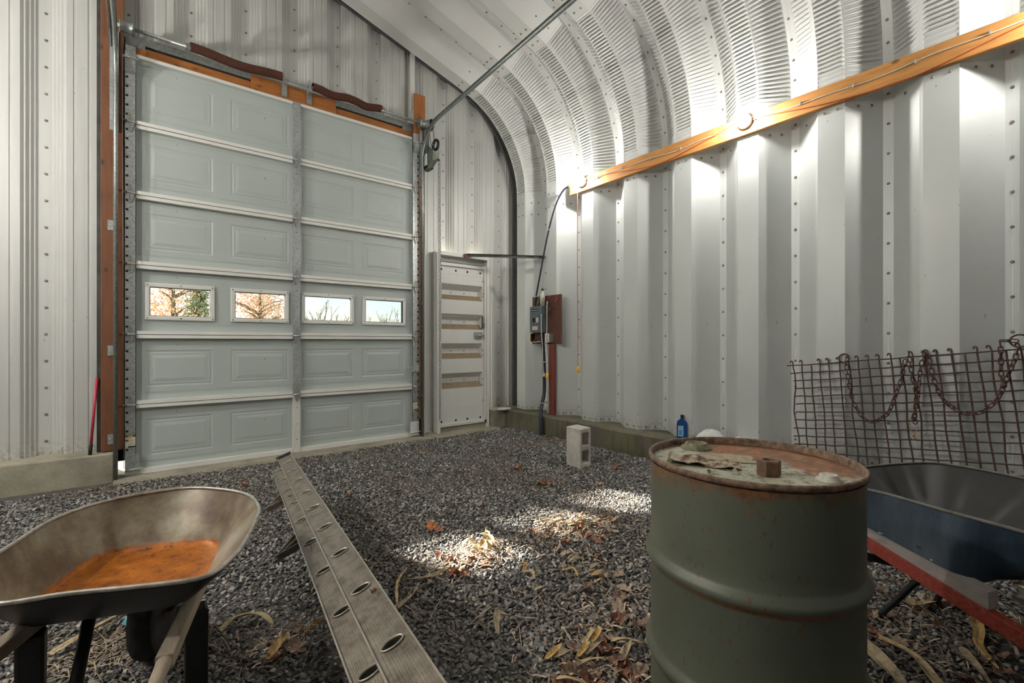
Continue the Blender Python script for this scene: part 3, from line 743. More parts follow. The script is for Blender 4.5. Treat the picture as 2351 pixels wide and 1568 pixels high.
q = MB(); q.box(3.66, 3.80, YL-.012, YL-.006, 1.285, 1.385); q.tube([(3.69, YL-.025, 1.335), (3.86, YL-.025, 1.345)], .010, 8)
for xx in (3.70, 3.77): q.box(xx-.012, xx+.012, YL-.035, YL-.008, 1.315, 1.36)
q.build('slide_bolt', M['galv'], sd_)
q = MB(); q.box(3.79, 3.81, YL-.03, YL-.004, 1.43, 1.62); q.tube([(3.80, YL-.045, 1.45), (3.80, YL-.05, 1.60)], .009, 6); q.build('pull_handle', M['galvd'], sd_)

# diagonal strut from the side door head to the wall
root = empty('strut', (3.5, 5.44, 2.46)); tag(root, 'dark steel angle running from the side door head to the ribbed wall', 'brace')
A_ = Vector((3.49, 5.44, 2.475)); B_ = Vector((4.46, 4.88, 2.475))
q = MB(); q.bar(A_, B_, .035, .004); q.bar(A_-Vector((0, 0, .02)), B_-Vector((0, 0, .02)), .004, .04); q.build('angle_iron', M['strut'], root)
q = MB(); q.box(3.455, 3.50, 5.425, 5.452, 2.42, 2.47); q.build('end_plate', M['rust'], root)

# red broom handle leaning in the corner of the left jamb
root = empty('broom_handle', (-.40, 5.45, KZ)); tag(root, 'thin red handle with black end leaning on the kerb beside the left jamb plank', 'handle')
MB().tube([(-.392, 5.47, KZ+.09), (-.358, 5.53, .92)], .0105, 8).build('shaft', simple('red_paint', (.52, .035, .06), .4, 0, .1), root)
MB().tube([(-.398, 5.46, KZ+.004), (-.392, 5.47, KZ+.09)], .0135, 8).build('end_sleeve', M['rubber'], root)

# ================================================================ BEAM, LAMPS, WIRING ON THE RIGHT WALL
XB = 4.31
beam = MB(); beam.box(XB, XB+.042, YB+.1, 4.235, 3.152, 3.318); o = beam.build('wall_beam', M['beam'], loc=(XB, 0, 3.152)); bevel(o, .004)
tag(o, 'long orange timber plank running the length of the ribbed wall and carrying the lamps', 'beam')
q = MB(); q.box(2*XRIDGE-XB-.042, 2*XRIDGE-XB, YB+.1, 4.235, 3.152, 3.318); o = q.build('wall_beam', M['beam']); tag(o, 'timber plank along the left wall', 'beam')
def lamp(y, label, x=XB, sg=-1, z=3.262):
    r = empty('bulb_lamp', (x, y, z)); tag(r, label, 'lamp')
    M4 = Matrix.Translation((x, y, z)) @ Matrix.Rotation(sg*PI/2, 4, 'Y')
    MB().lathe([(0, 0), (.062, 0), (.066, .008), (.064, .03), (.05, .042), (.036, .046), (.034, .07), (.024, .074), (0, .074)], 28, M4).build('porcelain_holder', M['porcelain'], r)
    MB().lathe([(.0, .074), (.013, .074), (.015, .085), (.024, .10), (.031, .118), (.031, .132), (.024, .148), (.012, .156), (0, .158)], 20, M4).build('bulb', M['bulb'] if x > 0 else M['bulb_left'] if y > 3 else M['bulb_mid'], r)
    q = MB(); q.lathe([(0, 0), (.005, 0), (.005, .004), (0, .005)], 8, M4 @ Matrix.Translation((-.045, -.03, .036)))
    q.build('holder_screw', M['screw'], r); return r
lamp(4.00, 'lit bare bulb in white porcelain holder at the far end of the orange beam')
lamp(1.985, 'lit bare bulb in white porcelain holder midway along the orange beam')
lamp(-.06, 'lit bulb on the orange beam outside the right edge of the view')
lamp(4.00, 'lit bulb on the left wall plank nearest the overhead door', 2*XRIDGE-XB, 1)
lamp(1.985, 'lit bulb on the left wall plank, second from the door', 2*XRIDGE-XB, 1)

# white cable stapled along the beam
pts = []; y = 3.93
while y > -1.5:
    pts.append((XB-.006, y, 3.245+.012*math.sin(y*4.1)+.006*math.sin(y*11))); y -= .08
r = empty('white_cable', (XB, 2, 3.24)); tag(r, 'white cable stapled along the orange wall beam between the lamps', 'cable')
MB().tube(pts, .0052, 6).build('cable', M['whitecord'], r)
q = MB(); y = 3.75
while y > -1: q.box(XB-.014, XB, y-.004, y+.004, 3.232+.012*math.sin(y*4.1), 3.26+.012*math.sin(y*4.1)); y -= .37
o = q.build('staples', M['galv'], r); o['kind'] = 'stuff'
# orange cord: along the beam, drooping, then hanging with a yellow connector
r = empty('orange_cord', (4.26, 4.04, .88)); tag(r, 'orange cord looped behind the beam and hanging down the wall with yellow socket end', 'cord')
pts = spline([(XB-.01, -.9, 3.235), (XB-.014, -.2, 3.30), (XB-.012, .25, 3.235), (XB-.008, .8, 3.145), (XB-.012, 1.3, 3.165), (XB-.012, 1.8, 3.25), (XB-.02, 2.0, 3.29), (XB-.012, 2.3, 3.235), (XB-.01, 2.9, 3.155), (XB-.012, 3.5, 3.23), (XB-.03, 3.95, 3.275), (XB-.045, 4.045, 3.23), (XB-.045, 4.052, 3.0), (4.265, 4.056, 2.2), (4.268, 4.05, 1.5), (4.268, 4.05, .93)], 10)
MB().tube(pts, .0042, 6).build('cord', M['orangecord'], r)
def connector(x, y, z, parent):
    M4 = Matrix.Translation((x, y, z))
    MB().lathe([(0, .03), (.008, .03), (.01, .01), (.019, .005), (.021, -.015), (.021, -.05), (.018, -.054), (0, -.054)], 12, M4).build('yellow_connector', M['yellow'], parent)
connector(4.268, 4.05, .91, r)

# black feed cable from the beam to the panel board
r = empty('feed_cable', (4.3, 4.6, 2)); tag(r, 'black cable bowing from the beam end down to the electrical board', 'cable')
pts = spline([(4.27, 4.19, 3.245), (4.262, 4.29, 3.235), (4.26, 4.40, 3.13), (4.26, 4.50, 2.96), (4.265, 4.60, 2.72), (4.27, 4.70, 2.42), (4.275, 4.79, 2.12), (4.275, 4.86, 1.87), (4.27, 4.875, 1.75)], 8)
MB().tube(pts, .0115, 8).build('cable', M['blackcable'], r)
for (y, z) in ((4.19, 3.245), (4.585, 2.76), (4.86, 1.87)): MB().tube([(4.27, y-.022, z+.012), (4.25, y, z), (4.27, y+.022, z-.012)], .006, 6).build('cable_clamp', M['galv'], r)

# electrical board
XF = 4.30
eb = empty('electrical_board', (XF, 4.68, 1.2)); tag(eb, 'reddish plywood board on the wall carrying grey breaker box and switches', 'electrical board')
red = wood('red_board', (.115, .046, .03), 'Y', .5, .7, False)
o = MB().box(XF, XF+.02, 4.385, 4.965, 1.215, 1.88).build('backboard', red, eb); bevel(o, .003)
grey = simple('box_grey', (.13, .165, .19), .4, .3, .08, 15)
bx = empty('breaker_box', (XF-.05, 4.8, 1.37), eb)
o = MB().box(XF-.10, XF, 4.665, 4.905, 1.372, 1.735).build('box_body', grey, bx); bevel(o, .004)
XD = XF-.10
q = MB(); q.box(XD-.004, XD, 4.675, 4.895, 1.38, 1.727); q.box(XD-.009, XD-.004, 4.70, 4.865, 1.495, 1.625); o = q.build('box_cover', grey, bx); bevel(o, .002)
MB().box(XD-.011, XD-.0085, 4.775, 4.835, 1.515, 1.575).build('breaker_slot', M['rubber'], bx)
for k in range(4): MB().box(XD-.006, XD-.0035, 4.725+k*.036, 4.752+k*.036, 1.662, 1.70).build('breaker_slot', M['rubber'], bx)
lw_ = simple('label_white', (.75, .74, .74), .6, 0, .06, 60)
for k in range(5): MB().box(XD-.0115, XD-.0085, 4.715+k*.011, 4.722+k*.011, 1.512, 1.577).build('breaker_toggle', lw_, bx)
for k in range(4): MB().box(XD-.0075, XD-.0055, 4.728+k*.036, 4.749+k*.036, 1.676, 1.684).build('white_mark', lw_, bx)
MB().box(XD-.0055, XD-.0035, 4.735, 4.845, 1.41, 1.468).build('white_label', lw_, bx)
q = MB(); q.box(XD-.0062, XD-.005, 4.735, 4.845, 1.458, 1.468)
for k in range(3): q.box(XD-.0062, XD-.005, 4.745, 4.83, 1.42+k*.011, 1.423+k*.011)
q.build('label_print', simple('print_red', (.5, .12, .1), .7), bx)
q = MB(); q.box(XF-.06, XF-.045, 4.93, 4.945, 1.41, 1.53); q.box(XF-.05, XF-.03, 4.905, 4.935, 1.44, 1.46); q.build('switch_lever', M['rubber'], bx)
for (y0, y1, z0, z1, nm) in ((4.935, 4.985, 1.245, 1.365, 0), (4.56, 4.625, 1.235, 1.36, 1)):
    s_ = empty('outlet_box', (XF, y0, z0), eb)
    o = MB().box(XF-.06, XF, y0-.02, y1-.0, z0+.004, z1-.004).build('outlet_body', M['galvd'] if nm else M['rubber'], s_)
    o = MB().box(XF-.067, XF-.06, y0-.004, y1+.008, z0, z1).build('cover_plate', simple('plate_ivory' if not nm else 'plate_white', (.68, .62, .45) if not nm else (.72, .72, .70), .5), s_); bevel(o, .004)
    if nm:
        [MB().box(XF-.0685, XF-.066, 4.577, 4.605, zz, zz+.03).build('socket_face', M['galvd'], s_) for zz in (1.255, 1.31)]
    else: MB().box(XF-.075, XF-.066, 4.955, 4.965, 1.295, 1.315).build('toggle', M['porcelain'], s_)
# looped cords on the board
cw = empty('power_lead', (XF-.07, 4.6, .8)); tag(cw, 'two dangling white cords with plugs hanging below the electrical board', 'cord')
MB().tube(spline([(XF-.02, 4.63, 1.77), (XF-.05, 4.60, 1.79), (XF-.07, 4.585, 1.74), (XF-.075, 4.58, 1.5), (XF-.078, 4.585, 1.3), (XF-.075, 4.592, 1.1), (XF-.07, 4.575, .98), (XF-.07, 4.58, .83)], 8), .0055, 6).build('cord', M['whitecord'], cw)
connector(XF-.07, 4.58, .80, cw)
MB().tube(spline([(XD-.01, 4.655, 1.62), (XD-.01, 4.652, 1.4), (XF-.09, 4.66, 1.25), (XF-.08, 4.655, 1.0), (XF-.08, 4.637, .82)], 8), .0055, 6).build('cord', M['whitecord'], cw)
MB().box(XF-.092, XF-.07, 4.615, 4.645, .775, .82).build('plug', simple('plug_ivory', (.6, .56, .45), .5), cw)
MB().tube(spline([(XF-.03, 4.90, 1.26), (XF-.05, 4.86, 1.235), (XF-.04, 4.78, 1.25), (XF-.05, 4.70, 1.235), (XF-.05, 4.64, 1.22), (XF-.05, 4.60, 1.24)], 8), .006, 6).build('lower_cord', M['whitecord'], cw)
cb = empty('tangled_wires', (XF-.02, 4.65, 1.75)); tag(cb, 'tangle of dark and red wires on the upper part of the electrical board', 'wires')
for j in range(3):
    pts = [(XF-.015-.03*RN.random(), 4.62+.05*RN.normal(), 1.80-.045*k+.02*RN.normal()) for k in range(6)]
    MB().tube(spline(pts, 6), .0045, 5).build('wire', M['blackcable'] if j < 2 else M['rust'], cb)
MB().tube(spline([(XF-.01, 4.66, 1.80), (XF-.03, 4.60, 1.84), (XF-.02, 4.56, 1.87), (XF-.03, 4.54, 1.875)], 6), .004, 5).build('wire', simple('red_wire', (.5, .05, .04), .5), cb)
MB().tube(spline([(XF-.01, 4.46, 1.86), (XF-.02, 4.455, 1.80), (XF-.03, 4.47, 1.78), (XF-.01, 4.44, 1.83)], 6), .004, 5).build('wire', bpy.data.materials['red_wire'], cb)
# bottles standing on the breaker box
def bottle_small(x, y, z, r, h, body, cap, label):
    o = empty('spray_bottle' if cap is M['rubber'] else 'small_bottle', (x, y, z)); tag(o, label, 'bottle')
    MB().lathe([(0, 0), (r, 0), (r, h*.55), (r*.75, h*.7), (r*.35, h*.8), (r*.33, h*.9), (0, h*.9)], 14, Matrix.Translation((x, y, z))).build('bottle_body', body, o)
    MB().lathe([(0, h*.9), (r*.45, h*.9), (r*.45, h*1.02), (0, h*1.02)], 12, Matrix.Translation((x, y, z))).build('cap', cap, o)
bottle_small(XF-.05, 4.695, 1.737, .036, .235, simple('milky_plastic', (.50, .50, .42), .35, 0, .35, 14), M['rubber'], 'tall pale bottle with black cap standing on the grey breaker box')
bottle_small(XF-.05, 4.775, 1.737, .024, .12, simple('green_can', (.05, .12, .09), .4, 0, .5, 25), simple('orange_cap', (.85, .16, .02), .45), 'short dark can with orange cap standing on the grey breaker box')
bottle_small(XF-.03, 4.83, 1.737, .016, .05, M['rust'], M['porcelain'], 'tiny white capped vial on the left of the breaker box')
# red post and black conduit below the board
o = MB().box(XF-.02, XF+.022, 4.50, 4.605, KZ+.004, 1.214).build('red_post', wood('red_post_wood', (.19, .045, .032), 'Z', .7, .6, False), loc=(XF, 4.55, KZ)); bevel(o, .004)
tag(o, 'dark red wooden post standing on the kerb below the electrical board', 'post')
r = empty('conduit', (4.2, 4.6, 0)); tag(r, 'thick black conduit rising from the gravel to the breaker box', 'conduit')
MB().tube(spline([(4.09, 4.545, -.04), (4.095, 4.55, .12), (4.11, 4.575, .27), (4.17, 4.62, .40), (4.235, 4.645, .56), (4.24, 4.65, .9), (4.24, 4.67, 1.15), (4.245, 4.715, 1.33), (4.245, 4.715, 1.376)], 8), [.026]*20+[.024]*45, 12).build('pipe', M['blackcable'], r)
for z_, y_ in ((.97, 4.652), (.42, 4.622)):
    MB().tube([(4.30, y_+.04, z_), (4.235 if z_ > .5 else 4.18, y_+.034, z_), (4.208 if z_ > .5 else 4.145, y_, z_), (4.235 if z_ > .5 else 4.18, y_-.034, z_), (4.30, y_-.05, z_)], .007, 6).build('clamp', M['galv'], r)
# ================================================================ GRAVEL FLOOR
fm, ns, ls, b = mat('dirt')
v = tc(ns, ls); n1 = noise(ns, ls, v, 25, 5, .6)
ls.new(ramp(ns, ls, n1, [(.3, (.04, .036, .034)), (.7, (.13, .115, .105))]), b.inputs['Base Color']); b.inputs['Roughness'].default_value = .95
bump(ns, ls, b, n1, .8, .01)
floor = MB().box(2*XRIDGE-XV-.2, XV+.2, YB-.1, 5.6, -.12, -.008).build('floor', fm); tag(floor, 'dark crushed gravel floor scattered with leaves and corn husks', 'floor', kind='structure')
sm, ns, ls, b = mat('gravel_stone')
g = ns.new('ShaderNodeNewGeometry')
c = ramp(ns, ls, g.outputs['Random Per Island'], [(0, (.07, .069, .068)), (.35, (.15, .147, .143)), (.7, (.26, .252, .24)), (.9, (.40, .385, .36)), (1, (.62, .59, .54))])
n2 = noise(ns, ls, tc(ns, ls), 60, 3)
c = mixc(ns, ls, .7, c, ramp(ns, ls, n2, [(.3, (.6, .6, .6)), (.65, (1.0, 1.0, 1.0))]), 'MULTIPLY')
n3 = noise(ns, ls, tc(ns, ls), 1.3, 3)
c = mixc(ns, ls, ramp(ns, ls, n3, [(.47, BLK), (.68, (.6, .6, .6))]), c, (.17, .135, .105))
ls.new(c, b.inputs['Base Color']); b.inputs['Roughness'].default_value = .62
ico_v = None
def ico():
    import bmesh
    bm = bmesh.new(); bmesh.ops.create_icosphere(bm, subdivisions=1, radius=1)
    vs = np.array([v.co[:] for v in bm.verts]); fs = np.array([[v.index for v in f.verts] for f in bm.faces]); bm.free(); return vs, fs
IV, IF = ico()
def stones_mesh(name, P_, size, flat=.62):
    n_ = len(P_); k = len(IV)
    base = IV[None]*(1+RN.uniform(-.4, .3, (n_, k, 1)))+RN.normal(0, .07, (n_, k, 3))
    base *= RN.uniform(.7, 1.3, (n_, 1, 3)); base[:, :, 2] *= flat
    base *= size[:, None, None]
    ang = RN.uniform(0, 2*PI, n_); ca, sa = np.cos(ang), np.sin(ang)
    x = base[:, :, 0]*ca[:, None]-base[:, :, 1]*sa[:, None]; y = base[:, :, 0]*sa[:, None]+base[:, :, 1]*ca[:, None]; z = base[:, :, 2]
    tx = RN.normal(0, .35, n_)[:, None]; ty = RN.normal(0, .35, n_)[:, None]
    z = z+x*tx+y*ty
    V_ = np.stack([x, y, z], 2)+P_[:, None, :]
    F_ = IF[None]+(np.arange(n_)*k)[:, None, None]
    me = bpy.data.meshes.new(name)
    V_ = V_.reshape(-1, 3); F_ = F_.reshape(-1, 3)
    me.vertices.add(len(V_)); me.vertices.foreach_set('co', V_.astype('f').ravel())
    me.loops.add(F_.size); me.loops.foreach_set('vertex_index', F_.astype('i').ravel())
    me.polygons.add(len(F_)); me.polygons.foreach_set('loop_start', np.arange(0, F_.size, 3, dtype='i'))
    me.polygons.foreach_set('use_smooth', np.zeros(len(F_), dtype=bool)); me.update(calc_edges=True); me.validate(); me.materials.append(sm); return me
def ground_clear(x, y):      # True where gravel lies
    return ((y < 5.27) | ((x > 2.9) & (y < 5.25))) & (x < 4.145) & ~((x > 3.93) & (y > 5.40))
pp = []
for (x0, x1, y0, y1, sp_) in ((-1.7, 4.14, .25, 3.2, .0172), (-1.7, 4.14, 3.2, 5.27, .0185), (-1.7, 3.2, -.6, .25, .034)):
    gx, gy = np.meshgrid(np.arange(x0, x1, sp_), np.arange(y0, y1, sp_)); q = np.stack([gx.ravel(), gy.ravel()], 1)
    q += RN.uniform(-.5, .5, q.shape)*sp_*1.1
    # only what the view and a step to either side could show
    keep = ground_clear(q[:, 0], q[:, 1]) & (q[:, 0] > -.55*q[:, 1]-.55) & (q[:, 1] > .22*q[:, 0]-1.25)
    pp.append(q[keep])
q = np.concatenate(pp)
und = .012*np.sin(q[:, 0]*1.9+.4)*np.cos(q[:, 1]*1.6)+.006*np.sin(q[:, 0]*5+q[:, 1]*4)
z = und*.6+RN.uniform(-.004, .006, len(q))
sz = RN.uniform(.007, .0118, len(q))*np.where(RN.random(len(q)) < .05, 1.35, 1)
P3 = np.stack([q[:, 0], q[:, 1], z], 1)
dist = np.hypot(q[:, 0], q[:, 1])
az = np.arctan2(q[:, 0], q[:, 1])
inview = (az > -.14) & (az < 1.48) & ((1.24*1056/(q[:, 0]*.6204+q[:, 1]*.7842+1e-6)) < 775) & ((q[:, 0]*.6204+q[:, 1]*.7842) > .5)
cand = np.where(inview & (az > .1) & (az < .85))[0]
near = cand[np.argsort(dist[cand]*RN.uniform(1, 1.35, len(cand))/sz[cand])[:285]]
rest = np.setdiff1d(np.arange(len(q)), near)
gme = stones_mesh('gravel', P3[rest], sz[rest])
go = bpy.data.objects.new('gravel', gme); COL.objects.link(go); go.parent = floor; go['kind'] = 'stuff'
for i in near:
    me = stones_mesh('stone', np.zeros((1, 3)), sz[i:i+1]*1.12)
    o = bpy.data.objects.new('stone', me); COL.objects.link(o); o.parent = floor; o.location = (*q[i], z[i]+.003)
print('gravel stones', len(q))
def gz(x, y): return (.012*math.sin(x*1.9+.4)*math.cos(y*1.6)+.006*math.sin(x*5+y*4))*.6+.009

# ================================================================ STRAW, LEAVES, HUSKS
strawm = simple('straw', (.44, .325, .215), .8, 0, .4, 8)
b_ = MB()
def straw_blob(cx, cy, r, n_, L_=.05, wf=1.0):
    for _ in range(n_):
        x = cx+random.gauss(0, r); y = cy+random.gauss(0, r*.7)
        if not ground_clear(np.array(x), np.array(y)): continue
        a = random.uniform(0, PI); l = random.uniform(.4, 1.2)*L_; w = random.uniform(.0007, .0018)*wf; z_ = gz(x, y)+random.uniform(.002, .012)
        dx, dy = math.cos(a)*l, math.sin(a)*l; nx, ny = -math.sin(a)*w, math.cos(a)*w; dz = random.uniform(-.012, .012)
        b_.add([(x-dx-nx, y-dy-ny, z_-dz), (x-dx+nx, y-dy+ny, z_-dz), (x+nx, y+ny, z_+.004), (x-nx, y-ny, z_+.004), (x+dx-nx, y+dy-ny, z_+dz), (x+dx+nx, y+dy+ny, z_+dz)], [(0, 1, 2, 3), (3, 2, 5, 4)])
for (cx, cy, r_, n_, L_) in ((1.50, 2.23, .13, 330, .035), (2.2, 2.15, .2, 420, .035), (2.8, 2.2, .15, 100, .03), (1.8, 1.5, .25, 170, .035), (1.35, 1.2, .2, 130, .04), (-.1, 2.4, .16, 260, .05), (.4, 2.1, .15, 60, .05),
                            (2.5, .45, .3, 170, .05), (2.9, .35, .25, 120, .05), (3.1, 2.8, .5, 120, .035), (.6, 5.1, .45, 300, .022), (1.9, 5.15, .45, 380, .022), (3.0, 5.15, .4, 160, .02), (2.0, 2.7, .5, 160, .025), (1.4, 3.0, .6, 130, .04), (3.3, 5.2, .3, 60, .03), (1.2, 2.0, .3, 60, .07)):
    straw_blob(cx, cy, r_, n_, L_)
o = b_.build('straw_litter', strawm); tag(o, 'thin broken straw and husk fibres strewn over the gravel', 'straw', kind='stuff')
chipm = simple('husk_chips', (.56, .44, .33), .8, 0, .45, 14)
b_ = MB()
for (cx, cy, r_, n_) in ((1.50, 2.22, .10, 90), (1.42, 2.18, .13, 60), (2.15, 2.20, .16, 150), (2.30, 2.05, .14, 90), (2.0, 1.85, .2, 80), (1.30, 1.20, .16, 110), (1.65, 1.35, .16, 50), (2.5, .4, .25, 90), (2.95, .35, .2, 60), (.42, 2.05, .08, 25)):
    straw_blob(cx, cy, r_, n_, .020, 3.2)
o = b_.build('husk_fragments', chipm); tag(o, 'small torn husk flakes mixed into the gravel litter', 'husk', kind='stuff')
# leaves
leafm = []
for k, col in enumerate([(.30, .14, .09), (.46, .17, .06), (.25, .165, .12), (.40, .30, .225)]):
    mm, ns, ls, b = mat('leaf_%d' % k); v = tc(ns, ls); n1 = noise(ns, ls, v, 45, 4)
    ls.new(ramp(ns, ls, n1, [(.3, tuple(x*.55 for x in col)), (.7, tuple(min(1, x*1.25) for x in col))]), b.inputs['Base Color']); b.inputs['Roughness'].default_value = .75
    leafm.append(mm)
def leaf_mesh(mt, s_=.05, curl=1.0, seed=0):
    r = random.Random(seed); n_ = 22; b_ = MB()
    rim = []
    for k in range(n_):
        t = 2*PI*k/n_; lobe = .62+.38*abs(math.cos(2.5*t+.3*math.sin(t)))**.8; rr = s_*lobe*(1.15 if abs(t-PI/2) < .5 else 1)*r.uniform(.88, 1.08)
        x, y = rr*math.cos(t), rr*math.sin(t)
        rim.append((x, y, curl*(abs(x)*.75+max(0, y)*.4+.012*math.sin(3*t+seed)+r.uniform(-.01, .01))))
    mid = [(p[0]*.5, p[1]*.5, p[2]*.22+r.uniform(-.003, .003)) for p in rim]
    b_.add([(0, 0, 0)]+mid+rim, [(0, 1+k, 1+(k+1) % n_) for k in range(n_)]+[(1+k, 1+n_+k, 1+n_+(k+1) % n_, 1+(k+1) % n_) for k in range(n_)])
    me = bpy.data.meshes.new('leaf'); me.from_pydata(b_.v, [], b_.f); me.materials.append(mt); return me
leafmesh = [leaf_mesh(leafm[k % 4], .05, 1.1 if k % 3 else .5, k) for k in range(12)]
def leaf(x, y, kind, s_, label, grp, lift=.004):
    o = bpy.data.objects.new('dry_leaf', leafmesh[kind]); COL.objects.link(o)
    s_ *= .78; o.scale = (s_, s_*random.uniform(.6, 1), s_*random.uniform(.45, .95)); o.rotation_euler = (random.uniform(-.35, .35), random.uniform(-.35, .35), random.uniform(0, 6.28))
    o.location = (x, y, gz(x, y)+lift); tag(o, label, 'leaf', grp); return o
KI = {'o': (1, 5, 9), 'r': (0, 4, 8), 'b': (2, 6, 10), 't': (3, 7, 11)}
def leaves(pts, label, grp):
    for (x, y, c, s_) in pts: leaf(x, y, random.choice(KI[c]), s_, label, grp)
leaves([(3.43, 3.49, 'o', .9), (3.57, 2.89, 'r', 1.0), (3.97, 4.31, 't', .8), (3.90, 4.15, 'r', .8), (3.35, 3.55, 'r', .7), (3.55, 3.25, 't', .8), (3.7, 2.95, 'o', .8)], 'small rusty leaf on the gravel around the upright concrete block', 'leaves round the concrete block')
leaves([(2.83, 3.48, 'o', 1.15), (2.67, 2.96, 'r', 1.1), (2.72, 2.92, 'o', .9), (3.06, 2.65, 't', .9), (1.78, 3.99, 't', .9), (1.25, 3.66, 'o', .8), (2.3, 3.7, 'r', .6), (1.95, 2.86, 't', 1), (1.85, 3.0, 't', .9), (1.47, 2.72, 'o', 1.2), (1.49, 2.66, 'r', 1.1), (1.72, 3.5, 'r', .6), (.645, 4.5, 'o', .9), (2.6, 4.3, 't', .5)], 'lone dry leaf on open gravel in the middle of the floor', 'scattered leaves on the open gravel')
rnd = [(1.40+random.gauss(0, .12), 2.2+random.gauss(0, .09), random.choice('orrb'), random.uniform(.5, 1.0)) for _ in range(16)]
leaves(rnd, 'reddish leaf scrap in the small sunlit husk pile', 'leaf scraps in the nearer husk pile')
rnd = [(2.18+random.gauss(0, .2), 2.08+random.gauss(0, .1), random.choice('orrtb'), random.uniform(.5, 1.0)) for _ in range(26)]
leaves(rnd, 'crumpled leaf in the wide sunlit litter patch left of the drum', 'leaves in the farther litter patch')
rnd = [(1.84, 1.60, 't', 1.2), (1.70, 1.55, 'b', 1.2), (1.85, 1.44, 't', 1.1), (1.76, 1.40, 'b', 1.0), (1.70, 1.36, 't', 1.2), (1.62, 1.30, 'r', 1.0), (1.66, 1.20, 'b', 1.3), (1.50, 1.24, 't', 1.0), (1.95, 1.55, 't', .8), (2.0, 1.75, 'r', .9), (1.9, 1.9, 't', .9), (1.78, 1.80, 't', .8)]
leaves(rnd, 'pale brown curled leaf on the gravel left of the drum', 'curled leaves left of the drum')
rnd = [(1.28+random.gauss(0, .15), 1.14+random.gauss(0, .09), random.choice('tbbr'), random.uniform(.7, 1.25)) for _ in range(24)]
leaves(rnd, 'brown leaf in the heap at the bottom edge beside the drum', 'leaves heaped in front of the drum')
rnd = [(.42, 2.08, 't', 1.0), (.47, 2.0, 'b', 1.2), (.40, 1.98, 'r', 1.0), (.50, 2.12, 'b', .8)]
leaves(rnd, 'dull brown leaf between the left wheelbarrow and the ladder', 'leaves between wheelbarrow and ladder')
rnd = [(2.3+random.uniform(0, .9), .2+random.uniform(0, .45), random.choice('bbrt'), random.uniform(.6, 1.1)) for _ in range(30)]
leaves(rnd, 'dark brown leaf on shaded gravel under the blue wheelbarrow', 'leaves under the blue wheelbarrow')
# corn husks: long folded strips
huskm = []
for k, col in enumerate([(.62, .48, .27), (.70, .45, .16), (.50, .40, .26)]):
    mm, ns, ls, b = mat('husk_%d' % k); n1 = noise(ns, ls, tc(ns, ls, (1, 1, 1)), 42, 6, .75)
    ls.new(ramp(ns, ls, n1, [(.36, tuple(x*.4 for x in col)), (.52, tuple(x*.85 for x in col)), (.75, tuple(min(1, x*1.1) for x in col))]), b.inputs['Base Color']); b.inputs['Roughness'].default_value = .7
    bump(ns, ls, b, n1, .4, .002); huskm.append(mm)
def husk(pts, w, label, k=0, grp=None, fold=.35, rise=.012):
    """long dry husk following ground points; ends taper, cross-section folded"""
    pts = [Vector((x, y, gz(x, y)+.008+(r if (r := (q_[0] if q_ else 0)) else 0))) for (x, y, *q_) in pts]
    sp_ = spline(pts, 7); n_ = len(sp_); b_ = MB(); vs = []; c5 = 5
    for i, p in enumerate(sp_):
        t = i/(n_-1); d = (sp_[min(i+1, n_-1)]-sp_[max(i-1, 0)]).normalized(); a = d.cross(Vector((0, 0, 1))).normalized()
        tw = .6*math.sin(t*5+k*2); up = Vector((0, 0, 1)); aa = a*math.cos(tw*.6)+up*math.sin(tw*.6)
        ww = w*max(.12, math.sin(PI*min(1, t*.9+.12))**.6)
        for j in range(c5):
            u = j/(c5-1)-.5; vs.append(p+aa*u*ww+up*(abs(u)*ww*fold+rise*math.sin(t*7+j)*.35+.004))
    b_.add(vs, [(i*c5+j, i*c5+j+1, (i+1)*c5+j+1, (i+1)*c5+j) for i in range(n_-1) for j in range(c5-1)])
    o = b_.build('corn_husk', huskm[k % 3], loc=pts[0]); tag(o, label, 'husk', grp); return o
# (labels single each one out)
husk([(2.37, .56), (2.34, .44), (2.24, .36), (2.12, .27)], .05, 'broad pale husk blade right of the drum, upper of the two crossing ones', 0)
husk([(2.26, .58, .01), (2.13, .45, .01), (2.02, .36)], .055, 'broad woody husk blade lowest beside the right side of the drum', 2)
husk([(2.85, .54), (2.78, .52), (2.90, .46, .01), (3.05, .40)], .045, 'pale husk with blunt end behind the near wheelbarrow leg', 0)
husk([(3.08, .36), (2.92, .335, .01), (2.75, .30), (2.62, .285), (2.50, .22)], .04, 'long twisted yellow husk lying under the red wheelbarrow handle', 1)
husk([(3.35, .24, .02), (3.25, .18, .04), (3.2, .14, .02)], .06, 'upright curled husk beneath the front of the blue tray', 0)
husk([(3.55, .33), (3.6, .27, .03), (3.5, .22)], .05, 'small curled husk at the right edge under the blue tray', 0)
husk([(2.55, .33), (2.42, .26), (2.36, .22)], .03, 'narrow pale husk in front of the wheelbarrow at the lower right', 2)
husk([(2.9, .22), (2.75, .17), (2.6, .13)], .03, 'brownish husk strip under the red handle at the right edge', 2)
husk([(1.10, 2.31), (1.0, 2.2), (.93, 2.06), (.90, 1.98)], .016, 'thin straight stalk meeting the ladder on its right side', 0)
husk([(1.40, 2.27), (1.25, 2.16), (1.15, 2.15), (1.03, 2.2)], .016, 'long thin stalk between ladder and nearer husk pile', 0)
husk([(.85, 1.98), (.98, 2.03), (1.06, 2.10)], .022, 'short pale stick poking out beside the ladder', 2)
husk([(.24, 2.30), (.30, 2.33, .02), (.39, 2.30, .02), (.43, 2.22)], .035, 'pale folded husk right of the wheelbarrow leg', 0)
husk([(.36, 1.98), (.41, 2.03, .015), (.46, 2.09, .01)], .035, 'yellow husk blade on leaves between wheelbarrow and ladder', 1)
husk([(.52, 2.08), (.62, 2.12), (.72, 2.05)], .014, 'thin stalk tucked against the left ladder rail', 1)
